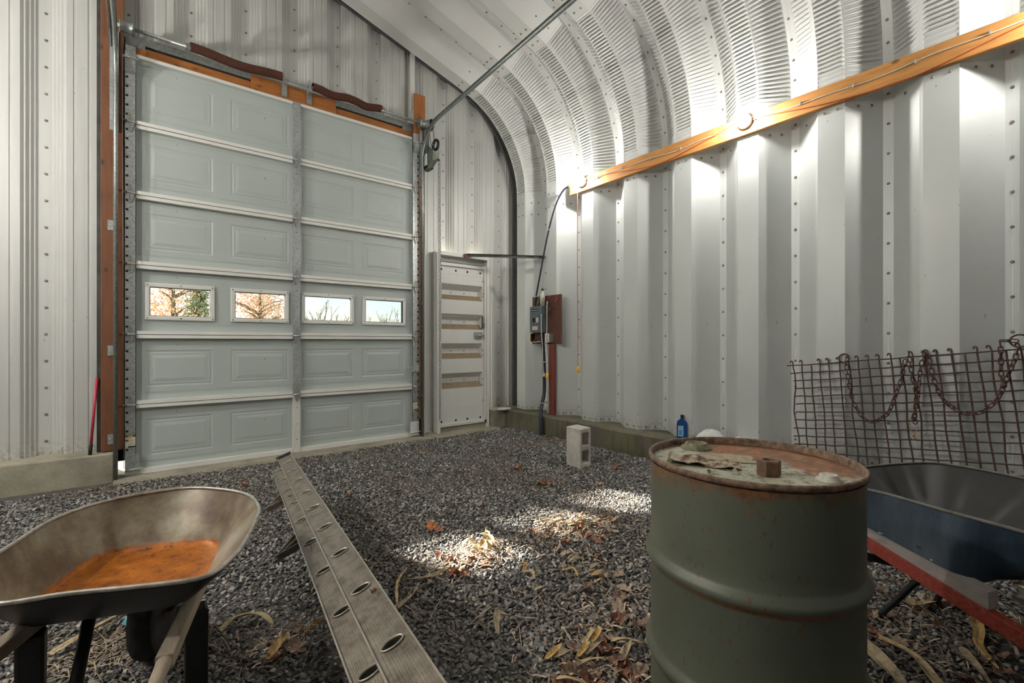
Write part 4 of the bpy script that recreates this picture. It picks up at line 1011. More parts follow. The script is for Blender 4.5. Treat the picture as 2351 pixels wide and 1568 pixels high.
husk([(-.30, 2.52), (-.17, 2.6, .02), (-.06, 2.68, .02), (.04, 2.75)], .045, 'broad brown and cream husk under the left wheelbarrow', 0)
husk([(-.05, 2.62), (.04, 2.56), (.10, 2.48)], .03, 'small husk in the straw beneath the left wheelbarrow', 1)
for j, (x, y) in enumerate([(1.53, 2.24), (1.60, 2.28), (1.57, 2.19), (1.62, 2.22), (1.50, 2.20), (1.66, 2.27), (1.56, 2.30)]):
    a = .4+j*.35; husk([(x, y, .01), (x+.05*math.cos(a), y+.05*math.sin(a), .035), (x+.11*math.cos(a+.2), y+.10*math.sin(a+.2), .05 if j % 2 else .01)], .034, 'golden sunlit husk blade in the small pile nearest the ladder', 1 if j % 2 == 0 else 0, 'husks of the nearer pile')
for j in range(9):
    x = 2.02+.05*j+random.uniform(-.03, .03); y = 2.28-.03*j+random.uniform(-.05, .05); a = random.uniform(-.9, .6)
    husk([(x, y, .01), (x+.08*math.cos(a), y+.08*math.sin(a), .02), (x+.16*math.cos(a+.3), y+.14*math.sin(a+.3))], .026, 'pale bleached husk in the wide litter patch left of the drum', 0, 'husks of the farther litter patch')
for j in range(8):
    x = 1.60+random.uniform(-.15, .4); y = 1.75+random.uniform(-.25, .2); a = random.uniform(-1.5, 1.5)
    husk([(x, y), (x+.05*math.cos(a), y+.05*math.sin(a), .02), (x+.10*math.cos(a+.5), y+.10*math.sin(a+.5))], .018, 'small tan husk curl on gravel between litter patch and drum', j % 3, 'small husks before the drum')
husk([(1.15, 1.55), (1.20, 1.62, .03), (1.25, 1.58, .02), (1.35, 1.52)], .03, 'hooked dry husk on gravel in front of the drum, bent like a cane', 2)
for j in range(10):
    x = 1.16+.035*j; y = 1.28-.012*j+random.uniform(-.08, .08); a = random.uniform(-1.2, .5)
    husk([(x, y, .01), (x+.06*math.cos(a), y+.06*math.sin(a), .025), (x+.13*math.cos(a+.3), y+.13*math.sin(a+.3))], .024, 'straw coloured husk in the leaf heap at the bottom edge', j % 3, 'husks in the bottom leaf heap')
# small things on the gravel
o = MB().lathe([(0, 0), (.02, 0), (.03, .012), (.018, .03), (0, .032)], 8, Matrix.Translation((-.06, 2.62, gz(-.06, 2.62))), smooth=False).build('plastic_scrap', simple('aqua_plastic', (.16, .5, .62), .3, 0, .3, 60), loc=(-.06, 2.62, gz(-.06, 2.62)))
tag(o, 'crumpled light blue plastic scrap on gravel under the left wheelbarrow', 'litter')

# ================================================================ CONCRETE BLOCK
cbk = MB()
A0 = Vector((3.305, 3.105, 0)); U = Vector((.17, .018, 0)); Vv = Vector((.02, .205, 0)); U = U.normalized()*.175; Vv = Vv.normalized()*.21; HB = .388
# solid long face is the one towards -x; the cores open on the -y face
def bp_(u, w, z): return A0+U*u+Vv*w+Vector((0, 0, z))
wl_ = .17
for (z0, z1) in ((0, .045), (.172, .216), (.343, HB)): cbk.add([bp_(a, c, z) for a in (0, 1) for c in (0, 1) for z in (z0, z1)], [(0, 1, 3, 2), (4, 6, 7, 5), (0, 4, 5, 1), (2, 3, 7, 6), (0, 2, 6, 4), (1, 5, 7, 3)])
for (u0, u1) in ((0, wl_), (1-wl_, 1)): cbk.add([bp_(a, c, z) for a in (u0, u1) for c in (0, 1) for z in (0, HB)], [(0, 1, 3, 2), (4, 6, 7, 5), (0, 4, 5, 1), (2, 3, 7, 6), (0, 2, 6, 4), (1, 5, 7, 3)])
o = cbk.build('concrete_block', M['block'], loc=A0+Vector((.1, .1, 0))); rm_ = o.modifiers.new('r', 'REMESH'); rm_.mode = 'VOXEL'; rm_.voxel_size = .006; sm_ = o.modifiers.new('s', 'SMOOTH'); sm_.iterations = 3
tag(o, 'hollow concrete block standing on end on the gravel near the wall', 'block')
# ================================================================ DRUM
def drum_mats():
    m, ns, ls, b = mat('drum_paint')
    v = tc(ns, ls); base = ramp(ns, ls, noise(ns, ls, v, 2.5, 4), [(.3, (.10, .115, .083)), (.7, (.135, .15, .112))])
    sx = ns.new('ShaderNodeSeparateXYZ'); ls.new(tc(ns, ls), sx.inputs[0])
    n1 = noise(ns, ls, v, 14, 6, .7); n2 = noise(ns, ls, tc(ns, ls, (1, 1, .55)), 75, 4, .65)
    # small rust flecks everywhere
    c = mixc(ns, ls, ramp(ns, ls, n2, [(.59, BLK), (.68, (.85, .85, .85))]), base, (.15, .075, .03))
    # rust bleeding from rim and hoops: distance to the nearest of those heights
    acc = None
    for z0, w in ((.885, .10), (.568, .020), (.28, .020), (.02, .1)):
        s_ = ns.new('ShaderNodeMath'); s_.operation = 'SUBTRACT'; ls.new(sx.outputs[2], s_.inputs[0]); s_.inputs[1].default_value = z0
        a_ = ns.new('ShaderNodeMath'); a_.operation = 'ABSOLUTE'; ls.new(s_.outputs[0], a_.inputs[0])
        mr = ns.new('ShaderNodeMapRange'); ls.new(a_.outputs[0], mr.inputs[0]); mr.inputs[1].default_value = 0; mr.inputs[2].default_value = w; mr.inputs[3].default_value = .46; mr.inputs[4].default_value = 0
        if acc is None: acc = mr.outputs[0]
        else:
            mm = ns.new('ShaderNodeMath'); mm.operation = 'MAXIMUM'; ls.new(acc, mm.inputs[0]); ls.new(mr.outputs[0], mm.inputs[1]); acc = mm.outputs[0]
    ad = ns.new('ShaderNodeMath'); ad.operation = 'ADD'; ls.new(acc, ad.inputs[0]); ls.new(n1, ad.inputs[1])
    rustc = ramp(ns, ls, noise(ns, ls, v, 30, 5, .7), [(.3, (.10, .035, .018)), (.6, (.27, .12, .045)), (.8, (.36, .19, .08))])
    c = mixc(ns, ls, ramp(ns, ls, ad.outputs[0], [(.72, BLK), (.95, (.95, .95, .95))]), c, rustc)
    ls.new(c, b.inputs['Base Color']); b.inputs['Roughness'].default_value = .42; b.inputs['Metallic'].default_value = .1
    bump(ns, ls, b, n1, .15, .002)
    m2, ns, ls, b = mat('drum_lid')
    v = tc(ns, ls); base = ramp(ns, ls, noise(ns, ls, v, 6, 4), [(.3, (.31, .32, .235)), (.7, (.47, .47, .36))])
    sx = ns.new('ShaderNodeSeparateXYZ'); ls.new(tc(ns, ls), sx.inputs[0])
    # rust lies on the half of the lid towards +x of the drum
    ma = ns.new('ShaderNodeMath'); ma.operation = 'MULTIPLY_ADD'; ls.new(sx.outputs[0], ma.inputs[0]); ma.inputs[1].default_value = 1.75
    ls.new(noise(ns, ls, v, 9, 6, .7), ma.inputs[2])
    rustc = ramp(ns, ls, noise(ns, ls, v, 26, 6, .7), [(.3, (.06, .02, .008)), (.52, (.25, .085, .018)), (.8, (.45, .21, .06))])
    c = mixc(ns, ls, ramp(ns, ls, ma.outputs[0], [(.53, BLK), (.66, (1, 1, 1))]), base, rustc)
    n2 = noise(ns, ls, tc(ns, ls, (1, 1, 1)), 30, 6, .75)
    c = mixc(ns, ls, ramp(ns, ls, n2, [(.5, BLK), (.6, (.85, .85, .85))]), c, (.11, .075, .035))
    ln = ns.new('ShaderNodeVectorMath'); ln.operation = 'LENGTH'; cmb = ns.new('ShaderNodeCombineXYZ'); ls.new(sx.outputs[0], cmb.inputs[0]); ls.new(sx.outputs[1], cmb.inputs[1]); ls.new(cmb.outputs[0], ln.inputs[0])
    mr = ns.new('ShaderNodeMapRange'); ls.new(ln.outputs['Value'], mr.inputs[0]); mr.inputs[1].default_value = .24; mr.inputs[2].default_value = .29; mr.inputs[3].default_value = 0; mr.inputs[4].default_value = .55
    ad = ns.new('ShaderNodeMath'); ad.operation = 'ADD'; ls.new(mr.outputs[0], ad.inputs[0]); ls.new(noise(ns, ls, v, 18, 5, .7), ad.inputs[1])
    c = mixc(ns, ls, ramp(ns, ls, ad.outputs[0], [(.75, BLK), (.95, WHT)]), c, (.13, .06, .028))
    ls.new(c, b.inputs['Base Color']); b.inputs['Roughness'].default_value = .65
    bump(ns, ls, b, n2, .3, .002)
    return m, m2
dp, dl = drum_mats()
drum = empty('oil_drum', (1.439, .653, .002)); tag(drum, 'rusty grey-green steel drum standing in the foreground', 'drum')
RD = .2865
prof = [(RD-.006, .0), (RD+.006, .004), (RD+.006, .016), (RD, .024), (RD, .26)]
def hoop(z): return [(RD, z-.032), (RD+.003, z-.024), (RD+.013, z-.010), (RD+.016, z), (RD+.013, z+.010), (RD+.003, z+.024), (RD, z+.032)]
prof += hoop(.30)+[(RD, .40)]+hoop(.588)+[(RD, .65), (RD, .855), (RD+.001, .868)]
MB().lathe(prof, 96, caps=False).build('drum_body', dp, drum, local=True)
rimp = [(RD+.001, .872), (RD+.006, .875), (RD+.007, .886), (RD+.003, .890), (RD-.002, .889), (RD-.005, .882), (RD-.006, .866)]
MB().lathe(rimp, 96, caps=False).build('rim', rusty('rim_rust', (.05, .025, .016), (.30, .20, .13), .7), drum, local=True)
q = MB(); lidp = [(RD-.006, .868), (RD-.012, .8655), (RD-.03, .866)]+[(r_, .8665) for r_ in (.22, .16, .10, .05, .0)]
q.lathe(lidp[::-1], 72, caps=False); q.build('lid', dl, drum, local=True)
DAX = Vector((.413, -.911, 0))       # the drum leans about this axis, its top towards the camera
drum.rotation_euler = Matrix.Rotation(math.radians(0), 3, DAX).to_euler()
DC = Vector((1.439, .653, .8665))    # centre of the lid
DM = drum.rotation_euler.to_matrix()
DO = Vector((1.439, .653, .002))
def on_lid(x, y, z=0):      # world x,y of something on the lid -> drum local
    n_ = DM @ Vector((0, 0, 1)); c_ = DO+DM @ Vector((0, 0, .8665)); zz = c_.z-((x-c_.x)*n_.x+(y-c_.y)*n_.y)/n_.z
    p = DM.inverted() @ (Vector((x, y, zz))-DO); return p.x, p.y, .8665+z
ribbed = simple('lid_paint', (.47, .47, .36), .6, 0, .35, 30)
x, y, z = on_lid(1.508, .864)
MB().lathe([(.052, -.002), (.05, .006), (.038, .012), (.036, .020), (.030, .021), (.029, .009), (.0, .007)], 28, Matrix.Translation((x, y, z))).build('large_bung', simple('bung_dirty', (.22, .21, .13), .8, 0, .5, 60), drum, local=True)
x, y, z = on_lid(1.433, .441)
MB().lathe([(.032, -.002), (.03, .004), (.022, .010), (.022, .016), (.018, .018), (.016, .015), (.0, .014)], 24, Matrix.Translation((x, y, z))).build('small_bung', simple('bung_pale', (.55, .53, .45), .6, 0, .3, 50), drum, local=True)
# decayed paper label: crumpled sheet
def crumple(name, cx, cy, wx, wy, rot, mt, amp, parent, seed, z0=.003):
    r = random.Random(seed); nx_, ny_ = 16, 10; b_ = MB(); vs = []
    lx, ly, lz = on_lid(cx, cy)
    for i in range(nx_+1):
        for j in range(ny_+1):
            u, w = i/nx_-.5, j/ny_-.5; e = .92+.16*r.random() if (i in (0, nx_) or j in (0, ny_)) else 1
            px, py = u*wx*e, w*wy*e; zz = z0+amp*max(0, (math.sin(u*9+seed)*math.cos(w*7+u*5+seed)+.3*r.uniform(-1, 1)+.6*(abs(w) > .38)))
            vs.append((lx+px*math.cos(rot)-py*math.sin(rot), ly+px*math.sin(rot)+py*math.cos(rot), lz+zz))
    b_.add(vs, [(i*(ny_+1)+j, (i+1)*(ny_+1)+j, (i+1)*(ny_+1)+j+1, i*(ny_+1)+j+1) for i in range(nx_) for j in range(ny_)])
    return b_.build(name, mt, parent, local=True)
pap, ns, ls, b = mat('old_paper'); n1 = noise(ns, ls, tc(ns, ls), 26, 6, .75)
ls.new(ramp(ns, ls, n1, [(.36, (.10, .055, .04)), (.46, (.22, .14, .10)), (.56, (.46, .41, .30)), (.75, (.62, .58, .46))]), b.inputs['Base Color']); b.inputs['Roughness'].default_value = .85
crumple('torn_label', 1.325, .738, .20, .085, -1.10, pap, .011, drum, 3)
stn, ns, ls, b = mat('label_ghost'); n1 = noise(ns, ls, tc(ns, ls), 30, 5, .7)
ls.new(ramp(ns, ls, n1, [(.35, (.25, .21, .14)), (.6, (.42, .35, .24))]), b.inputs['Base Color']); b.inputs['Roughness'].default_value = .8
crumple('label_residue', 1.452, .728, .155, .10, -1.0, stn, .0006, drum, 5, .0022)
drum_top = drum.matrix_basis
def on_drum_world(x, y, dz=0):
    return DM @ Vector(on_lid(x, y, dz))+DO
# hex nut
nutm = rusty('nut_rust', (.07, .04, .022), (.20, .11, .055), .7)
p = on_drum_world(1.363, .564, .001)
q = MB(); AF = .0275; HN = .042
rings = []
for (r_, z_, k6) in ((AF*1.10, .0, 1), (AF*1.155, .003, 1), (AF*1.155, HN-.003, 1), (AF*1.04, HN, 1), (.0155, HN, 0), (.014, HN-.004, 0), (.014, .0, 0)):
    ring = []
    for k in range(24):
        t = 2*PI*k/24+.2; s_ = 1
        if k6: s_ = math.cos(PI/6)/math.cos(((2*PI*k/24) % (PI/3))-PI/6)
        ring.append(p+Vector((r_*s_*math.cos(t), r_*s_*math.sin(t), z_)))
    rings.append(ring)
q.add([v for r_ in rings for v in r_], [(i*24+k, i*24+(k+1) % 24, (i+1)*24+(k+1) % 24, (i+1)*24+k) for i in range(6) for k in range(24)]+[tuple(range(24))[::-1]])
o = q.build('hex_nut', nutm, loc=p); tag(o, 'large rusty hexagonal nut lying on the drum lid', 'nut')
for (x, y, s_, lb) in ((1.299, .625, .011, 'small grey pebble on the drum lid beside the torn label'), (1.25, .678, .009, 'flat pale pebble near the front rim of the drum lid')):
    p = on_drum_world(x, y, .006); me = stones_mesh('pebble', np.zeros((1, 3)), np.array([s_])); o = bpy.data.objects.new('pebble', me); COL.objects.link(o); o.location = p; me.materials[0] = M['concrete']; tag(o, lb, 'stone')

# ================================================================ LADDER (extension ladder lying on its edge)
al, ns, ls, b = mat('ladder_aluminium')
n1 = noise(ns, ls, tc(ns, ls, (1, 1, 1)), 22, 6, .7); n2 = noise(ns, ls, tc(ns, ls, (1.2, 220, 1)), 1.5, 1)
c = ramp(ns, ls, n1, [(.33, (.13, .105, .08)), (.5, (.25, .215, .17)), (.75, (.37, .335, .285))])
c = mixc(ns, ls, .5, c, ramp(ns, ls, n2, [(.4, (.75, .75, .75)), (.6, WHT)]), 'MULTIPLY')
ls.new(c, b.inputs['Base Color']); b.inputs['Metallic'].default_value = .45; b.inputs['Roughness'].default_value = .42
bump(ns, ls, b, n2, .5, .002)
M['alu'] = al; M['alubright'] = simple('aluminium_edge', (.46, .42, .36), .35, .7, .15, 30)
# local axes: X along the ladder (towards the camera), Y sideways (to the right), Z = rung axis pointing up
lad = empty('extension_ladder', (.745, 3.405, .423)); tag(lad, 'dirty aluminium extension ladder lying on its side across the gravel', 'ladder')
az_, sl_ = -.1275, .0543
ux = Vector((math.sin(az_)*math.cos(sl_), -math.cos(az_)*math.cos(sl_), math.sin(sl_)))
tau = math.radians(20)
side = ux.cross(Vector((0, 0, 1))).normalized()*-1      # to the right (+x world)
if side.x < 0: side = -side
upv = side.cross(ux).normalized()
if upv.z < 0: upv = -upv
uz = (upv*math.cos(tau)-side*math.sin(tau)).normalized()       # foot of the rungs swings right
uy = uz.cross(ux).normalized()
Rm = Matrix((ux, uy, uz)).transposed()
lad.rotation_euler = Rm.to_euler()
sg = 1 if uy.x > 0 else -1
RS = .305
def rail_mb(xs0, xs1, y0, zt, w, rungs, holes=True, fl_up=.012, fl_dn=.030):
    b_ = MB(); n_ = 16; a_, b2 = .0135, .027       # oval half axes along x, along y
    xs_ = xs0
    for xr in rungs:
        if not holes: break
        xa, xb = xr-.06, xr+.06
        b_.add([(xs_, y0-w/2, zt), (xa, y0-w/2, zt), (xa, y0+w/2, zt), (xs_, y0+w/2, zt)], [(0, 1, 2, 3)])
        out = []; inn = []; q_ = .62
        for k in range(n_):
            t = 2*PI*k/n_; c_, s_ = math.cos(t), math.sin(t); m_ = max(abs(c_), abs(s_))
            out.append((xr+.06*c_/m_, y0+w/2*s_/m_, zt)); inn.append((xr+a_*c_*1.15, y0+b2*s_, zt))
        b_.add(out+inn, [(k, (k+1) % n_, n_+(k+1) % n_, n_+k) for k in range(n_)])
        xs_ = xb
    b_.add([(xs_, y0-w/2, zt), (xs1, y0-w/2, zt), (xs1, y0+w/2, zt), (xs_, y0+w/2, zt)], [(0, 1, 2, 3)])
    return b_
def flanges(xs0, xs1, y0, zt, w, up, dn):
    b_ = MB()
    for s_ in (-1, 1):
        y = y0+s_*w/2; b_.box(xs0, xs1, y-.0022, y+.0022, zt-dn, zt+up)
    return b_
fly = [i*RS for i in range(-0, 12)]; base = [i*RS for i in range(0, 12)]
XE = 3.42
BY, BZ = -.052*sg*1.0, -.030
def loc_rail(y0, zt, w, x0, x1, rungs, up, dn, top):
    r1 = rail_mb(x0, x1, y0, zt, w, rungs, holes=top); o = r1.build('rail', al, lad, local=True)
    f_ = flanges(x0, x1, y0, zt, w, up, dn).build('rail_flange', M['alubright'] if top else al, o, local=True); return o
LW = .43
loc_rail(0, 0, .088, -.235, XE, fly, .006, .028, True)
loc_rail(0, -LW+.03, .088, -.235, XE, fly, .028, .006, False)
loc_rail(-.062*sg, -.026, .084, -.085, XE, base, .006, .03, True)
loc_rail(-.062*sg, -LW+.005, .084, -.085, XE, base, .03, .006, False)
def rung_mb(x, y0, zt, L_):
    b_ = MB(); n_ = 16
    def ring(sx_, sy_, z): return [(x+.0145*sx_*math.cos(2*PI*(k+.5)/n_), y0+.0265*sy_*math.sin(2*PI*(k+.5)/n_), z) for k in range(n_)]
    rs = [ring(1.25, 1.1, zt+.001), ring(1.3, 1.12, zt+.004), ring(1.0, 1.0, zt+.0045), ring(.9, .93, zt+.001), ring(.9, .93, zt-L_)]
    b_.smooth = True
    b_.add([v for r_ in rs for v in r_], [(i*n_+k, i*n_+(k+1) % n_, (i+1)*n_+(k+1) % n_, (i+1)*n_+k) for i in range(len(rs)-1) for k in range(n_)])
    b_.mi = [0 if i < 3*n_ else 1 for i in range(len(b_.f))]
    return b_
rin = simple('rung_inside_shade', (.075, .075, .062), .7, .2, .3, 60)  # tube inside darkened to paint in the shade of the rung holes
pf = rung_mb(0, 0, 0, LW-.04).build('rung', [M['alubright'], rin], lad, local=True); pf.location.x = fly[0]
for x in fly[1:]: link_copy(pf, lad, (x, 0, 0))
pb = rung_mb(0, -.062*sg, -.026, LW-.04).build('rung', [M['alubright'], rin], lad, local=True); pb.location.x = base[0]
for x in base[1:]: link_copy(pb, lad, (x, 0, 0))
q = MB(); q.box(-.262, -.235, -.048, .048, -.05, .012); o = q.build('end_cap', M['rubber'], lad, local=True); bevel(o, .004)
q = MB(); q.box(-.272, -.258, -.052, .050, -.012, .016); o = q.build('cap_lip', M['alubright'], lad, local=True)
for x in (.62, 1.36):
    q = MB(); y1 = -.062*sg-.045*sg; y2 = y1-.085*sg
    for (pa, pb_) in (((x-.07, y1, -.055), (x+.05, y2, -.06)), ((x+.06, y1, -.055), (x+.05, y2, -.06)), ((x-.0, y1, -.055), (x+.052, y2+.012*sg, -.06))): q.bar(pa, pb_, .006, .026)
    q.build('rung_lock', M['alu'], lad, local=True)
# timber chock that carries the near end
pt = Vector((.745, 3.405, .423))+ux*3.2
loz = (Vector((.745, 3.405, .423))+Rm @ Vector((3.2, 0, -LW-.01))).z
ptl = Vector((.745, 3.405, .423))+Rm @ Vector((3.2, 0, -LW))
o = MB().box(ptl.x-.16, ptl.x+.16, ptl.y-.06, ptl.y+.06, 0.0, max(.03, loz-.012)).build('timber_chock', M['jamb'], loc=(ptl.x, ptl.y, 0)); tag(o, 'timber offcut under the near end of the ladder', 'timber')
for (i, off, lb) in ((2.55, -.07, 'crumpled dark dead leaf on the left channel of the ladder'), (7.35, 0, 'small dark curled leaf on the right channel of the ladder')):
    pass
w1 = Rm @ Vector((2.42*RS+.06, -.07*sg, -.02))+Vector((.745, 3.405, .423)); w2 = Rm @ Vector((7.25*RS, 0.02, .006))+Vector((.745, 3.405, .423))
for w_, lb in ((w1, 'small dark dead leaf on the left channel of the ladder'), (w2, 'small dark curled leaf on the right channel of the ladder')):
    o = bpy.data.objects.new('dry_leaf', leafmesh[6].copy()); o.data.materials[0] = M['spring']; COL.objects.link(o); o.location = w_+Vector((0, 0, .006)); o.scale = (.22, .22, .3); tag(o, lb, 'leaf')

# ================================================================ WHEELBARROWS
def loop_resample(pts, n_):
    P_ = [Vector(p) for p in pts]; m_ = len(P_); out = []
    dense = []
    for i in range(m_):
        p0, p1, p2, p3 = P_[i-1], P_[i], P_[(i+1) % m_], P_[(i+2) % m_]
        for k in range(10):
            t = k/10; dense.append(.5*((2*p1)+(-p0+p2)*t+(2*p0-5*p1+4*p2-p3)*t*t+(-p0+3*p1-3*p2+p3)*t**3))
    L_ = [0]
    for a, b2 in zip(dense, dense[1:]+dense[:1]): L_.append(L_[-1]+(b2-a).length)
    for k in range(n_):
        s_ = L_[-1]*k/n_; i = max(j for j in range(len(dense)) if L_[j] <= s_); t = (s_-L_[i])/(L_[i+1]-L_[i]+1e-9)
        out.append(dense[i].lerp(dense[(i+1) % len(dense)], t))
    return out
def rounded_quad(c, r_=.25, k=4):
    """corner loop with softened corners"""
    out = []; C_ = [Vector(p) for p in c]
    for i in range(4):
        p, a, b2 = C_[i], C_[i-1], C_[(i+1) % 4]
        for j in range(k+1):
            t = j/k; u = p+(a-p)*r_*(1-t); w = p+(b2-p)*r_*t; m1 = p+(a-p)*r_; m2 = p+(b2-p)*r_
            out.append((m1*(1-t)**2+p*2*t*(1-t)+m2*t*t))
    return out
def tray(name, rim, flr, mi, mo, parent, ribs=None):
    NN = 96; R_ = loop_resample(rim, NN); F_ = loop_resample(flr, NN)
    # align loops: both start nearest to the same bearing
    cr = sum(R_, Vector())/NN; cf = sum(F_, Vector())/NN
    ang = [math.atan2(q_.y-cf.y, q_.x-cf.x) for q_ in F_]
    def at_angle(t):
        for k in range(NN):
            a0, a1 = ang[k], ang[(k+1) % NN]; d1 = (a1-a0+PI) % (2*PI)-PI; d0 = (t-a0+PI) % (2*PI)-PI
            if d1 != 0 and 0 <= d0/d1 <= 1 and abs(d0) < .6: return F_[k].lerp(F_[(k+1) % NN], d0/d1)
        return min(F_, key=lambda q_: abs((math.atan2(q_.y-cf.y, q_.x-cf.x)-t+PI) % (2*PI)-PI))
    F_ = [at_angle(math.atan2(r_.y-cf.y, r_.x-cf.x)) for r_ in R_]
    levels = [0, .06, .14, .25, .4, .55, .7, .85, 1]
    inner = []
    for t in levels:
        ring = []
        for k in range(NN):
            p = F_[k].lerp(R_[k], t); s_ = max(0, .14-t)/.14; p = p+Vector((0, 0, .012*(s_**2)*0-.018*math.sin(PI*min(1, t*1.0))*.35))
            if ribs and .12 < t < .95 and ribs(k, NN, p): p = p+(cr-p).normalized()*.011*min(1, math.sin(PI*(t-.12)/.83)*2)
            ring.append(p)
        inner.append(ring)
    cen = [[cf.lerp(F_[k], u)+Vector((0, 0, -.004*(1-u))) for k in range(NN)] for u in (.35, .7)]
    rings_in = cen+inner
    b_ = MB(); b_.smooth = True
    for cur, off, flip in ((0, 0, False), (1, .004, True)):
        b_.cur = cur; vs = []
        for r_i, ring in enumerate(rings_in):
            for k in range(NN):
                p = ring[k]; o_ = (p-cr); o_.z = 0; o_ = o_.normalized() if o_.length > 1e-6 else Vector((0, 0, 0))
                vs.append(p+(o_*off if r_i > 1 else Vector())+Vector((0, 0, -off)))
        n_ = len(rings_in); fs = [(i*NN+k, i*NN+(k+1) % NN, (i+1)*NN+(k+1) % NN, (i+1)*NN+k) for i in range(n_-1) for k in range(NN)]
        fs.append(tuple(range(NN))[::-1])
        if flip: fs = [f[::-1] for f in fs]
        b_.add(vs, fs)
    o = b_.build(name, [mi, mo], parent)
    q = MB(); q.tube([p+Vector((0, 0, .002)) for p in R_], .0062, 8, closed=True)
    q.build('rolled_rim', mo if parent.get('rimmat') is None else bpy.data.materials[parent['rimmat']], o)
    return o
# --- left: rusty steel tray
m1, ns, ls, b = mat('tray_inside')
g = ns.new('ShaderNodeNewGeometry'); sx = ns.new('ShaderNodeSeparateXYZ'); ls.new(g.outputs['Position'], sx.inputs[0])
v = tc(ns, ls); n1 = noise(ns, ls, v, 5, 6, .65); n2 = noise(ns, ls, v, 28, 5, .7)
c = ramp(ns, ls, n1, [(.30, (.11, .075, .055)), (.44, (.20, .155, .105)), (.55, (.31, .27, .19)), (.70, (.42, .42, .38))])
c = mixc(ns, ls, ramp(ns, ls, n2, [(.6, BLK), (.74, (.6, .6, .6))]), c, (.2, .09, .04))
mr = ns.new('ShaderNodeMapRange'); ls.new(sx.outputs[2], mr.inputs[0]); mr.inputs[1].default_value = .475; mr.inputs[2].default_value = .445; 
ad = ns.new('ShaderNodeMath'); ad.operation = 'MULTIPLY_ADD'; ls.new(n2, ad.inputs[0]); ad.inputs[1].default_value = .9; ls.new(mr.outputs[0], ad.inputs[2])
rustc = ramp(ns, ls, noise(ns, ls, v, 16, 6, .7), [(.3, (.20, .05, .006)), (.5, (.46, .135, .009)), (.75, (.66, .23, .02))])
rustc = mixc(ns, ls, ramp(ns, ls, noise(ns, ls, v, 70, 3, .7), [(.6, BLK), (.66, (.85, .85, .85))]), rustc, (.03, .015, .01))
c = mixc(ns, ls, ramp(ns, ls, ad.outputs[0], [(.62, BLK), (.92, WHT)]), c, rustc)
ls.new(c, b.inputs['Base Color']); b.inputs['Roughness'].default_value = .42; b.inputs['Metallic'].default_value = .15
simple('rim_bare', (.45, .42, .38), .35, .5, .3, 40)
wb1 = empty('wheelbarrow', (0, 1.9, 0)); wb1['rimmat'] = 'rim_bare'
tag(wb1, 'black wheelbarrow with rusty orange tray floor at the lower left', 'wheelbarrow')
rim1 = [(.318, 2.067), (.267, 2.196), (.158, 2.326), (.043, 2.367), (-.117, 2.349), (-.248, 2.229), (-.336, 1.962), (-.395, 1.80), (-.38, 1.665), (-.27, 1.577), (-.157, 1.542), (-.034, 1.483), (.079, 1.434), (.135, 1.437), (.182, 1.501), (.227, 1.59), (.296, 1.798), (.321, 1.912)]
rim1 = [(x, y, .63) for x, y in rim1]
fl1 = rounded_quad([(-.31, 1.86, .45), (.10, 1.70, .45), (.225, 2.15, .45), (-.135, 2.285, .45)], .2)
tray('tray', rim1, fl1, m1, M['black'], wb1)
hw = wood('weathered_wood', (.34, .28, .21), 'Y', .6, .8, False)
def handle(pa, pb, pc, w, name, mt, parent):
    b_ = MB(); b_.bar(pa, pb, w, w); o = b_.build(name, mt, parent); bevel(o, .003)
    MB().tube([Vector(pb)+(Vector(pa)-Vector(pb)).normalized()*.02, Vector(pb)+(Vector(pc)-Vector(pb))*.15, Vector(pb).lerp(Vector(pc), .5), pc], [w*.52, w*.43, w*.40, w*.46], 14).build('grip', mt, o)
    return o
handle((.155, 1.97, .40), (.03, 1.375, .475), (-.02, 1.13, .50), .036, 'handle', hw, wb1)
handle((-.17, 2.20, .395), (-.36, 1.55, .47), (-.42, 1.33, .50), .038, 'handle', hw, wb1)
for (x, y) in ((.118, 1.72), (-.262, 1.85)):
    b_ = MB(); b_.add([(x-.028, y, .0), (x+.028, y-.008, .0), (x+.032, y-.008, .41), (x-.03, y, .41), (x-.028, y+.05, .0), (x+.028, y+.042, .0), (x+.032, y+.06, .41), (x-.03, y+.07, .41)], [(0, 1, 2, 3), (7, 6, 5, 4), (0, 3, 7, 4), (1, 5, 6, 2), (3, 2, 6, 7), (0, 4, 5, 1)])
    o = b_.build('leg', M['black'], wb1); bevel(o, .008)
MB().bar((-.24, 1.855, .17), (.10, 1.735, .17), .004, .035).build('leg_brace', M['black'], wb1)
MB().tube([(-.135, 1.92, .43), (-.20, 1.73, .02)], .017, 10).build('stay', M['black'], wb1)
MB().tube([(.15, 1.95, .43), (.07, 2.26, .19)], .012, 8).build('wheel_stay', M['black'], wb1)
MB().tube([(-.14, 2.05, .43), (-.03, 2.30, .19)], .012, 8).build('wheel_stay', M['black'], wb1)
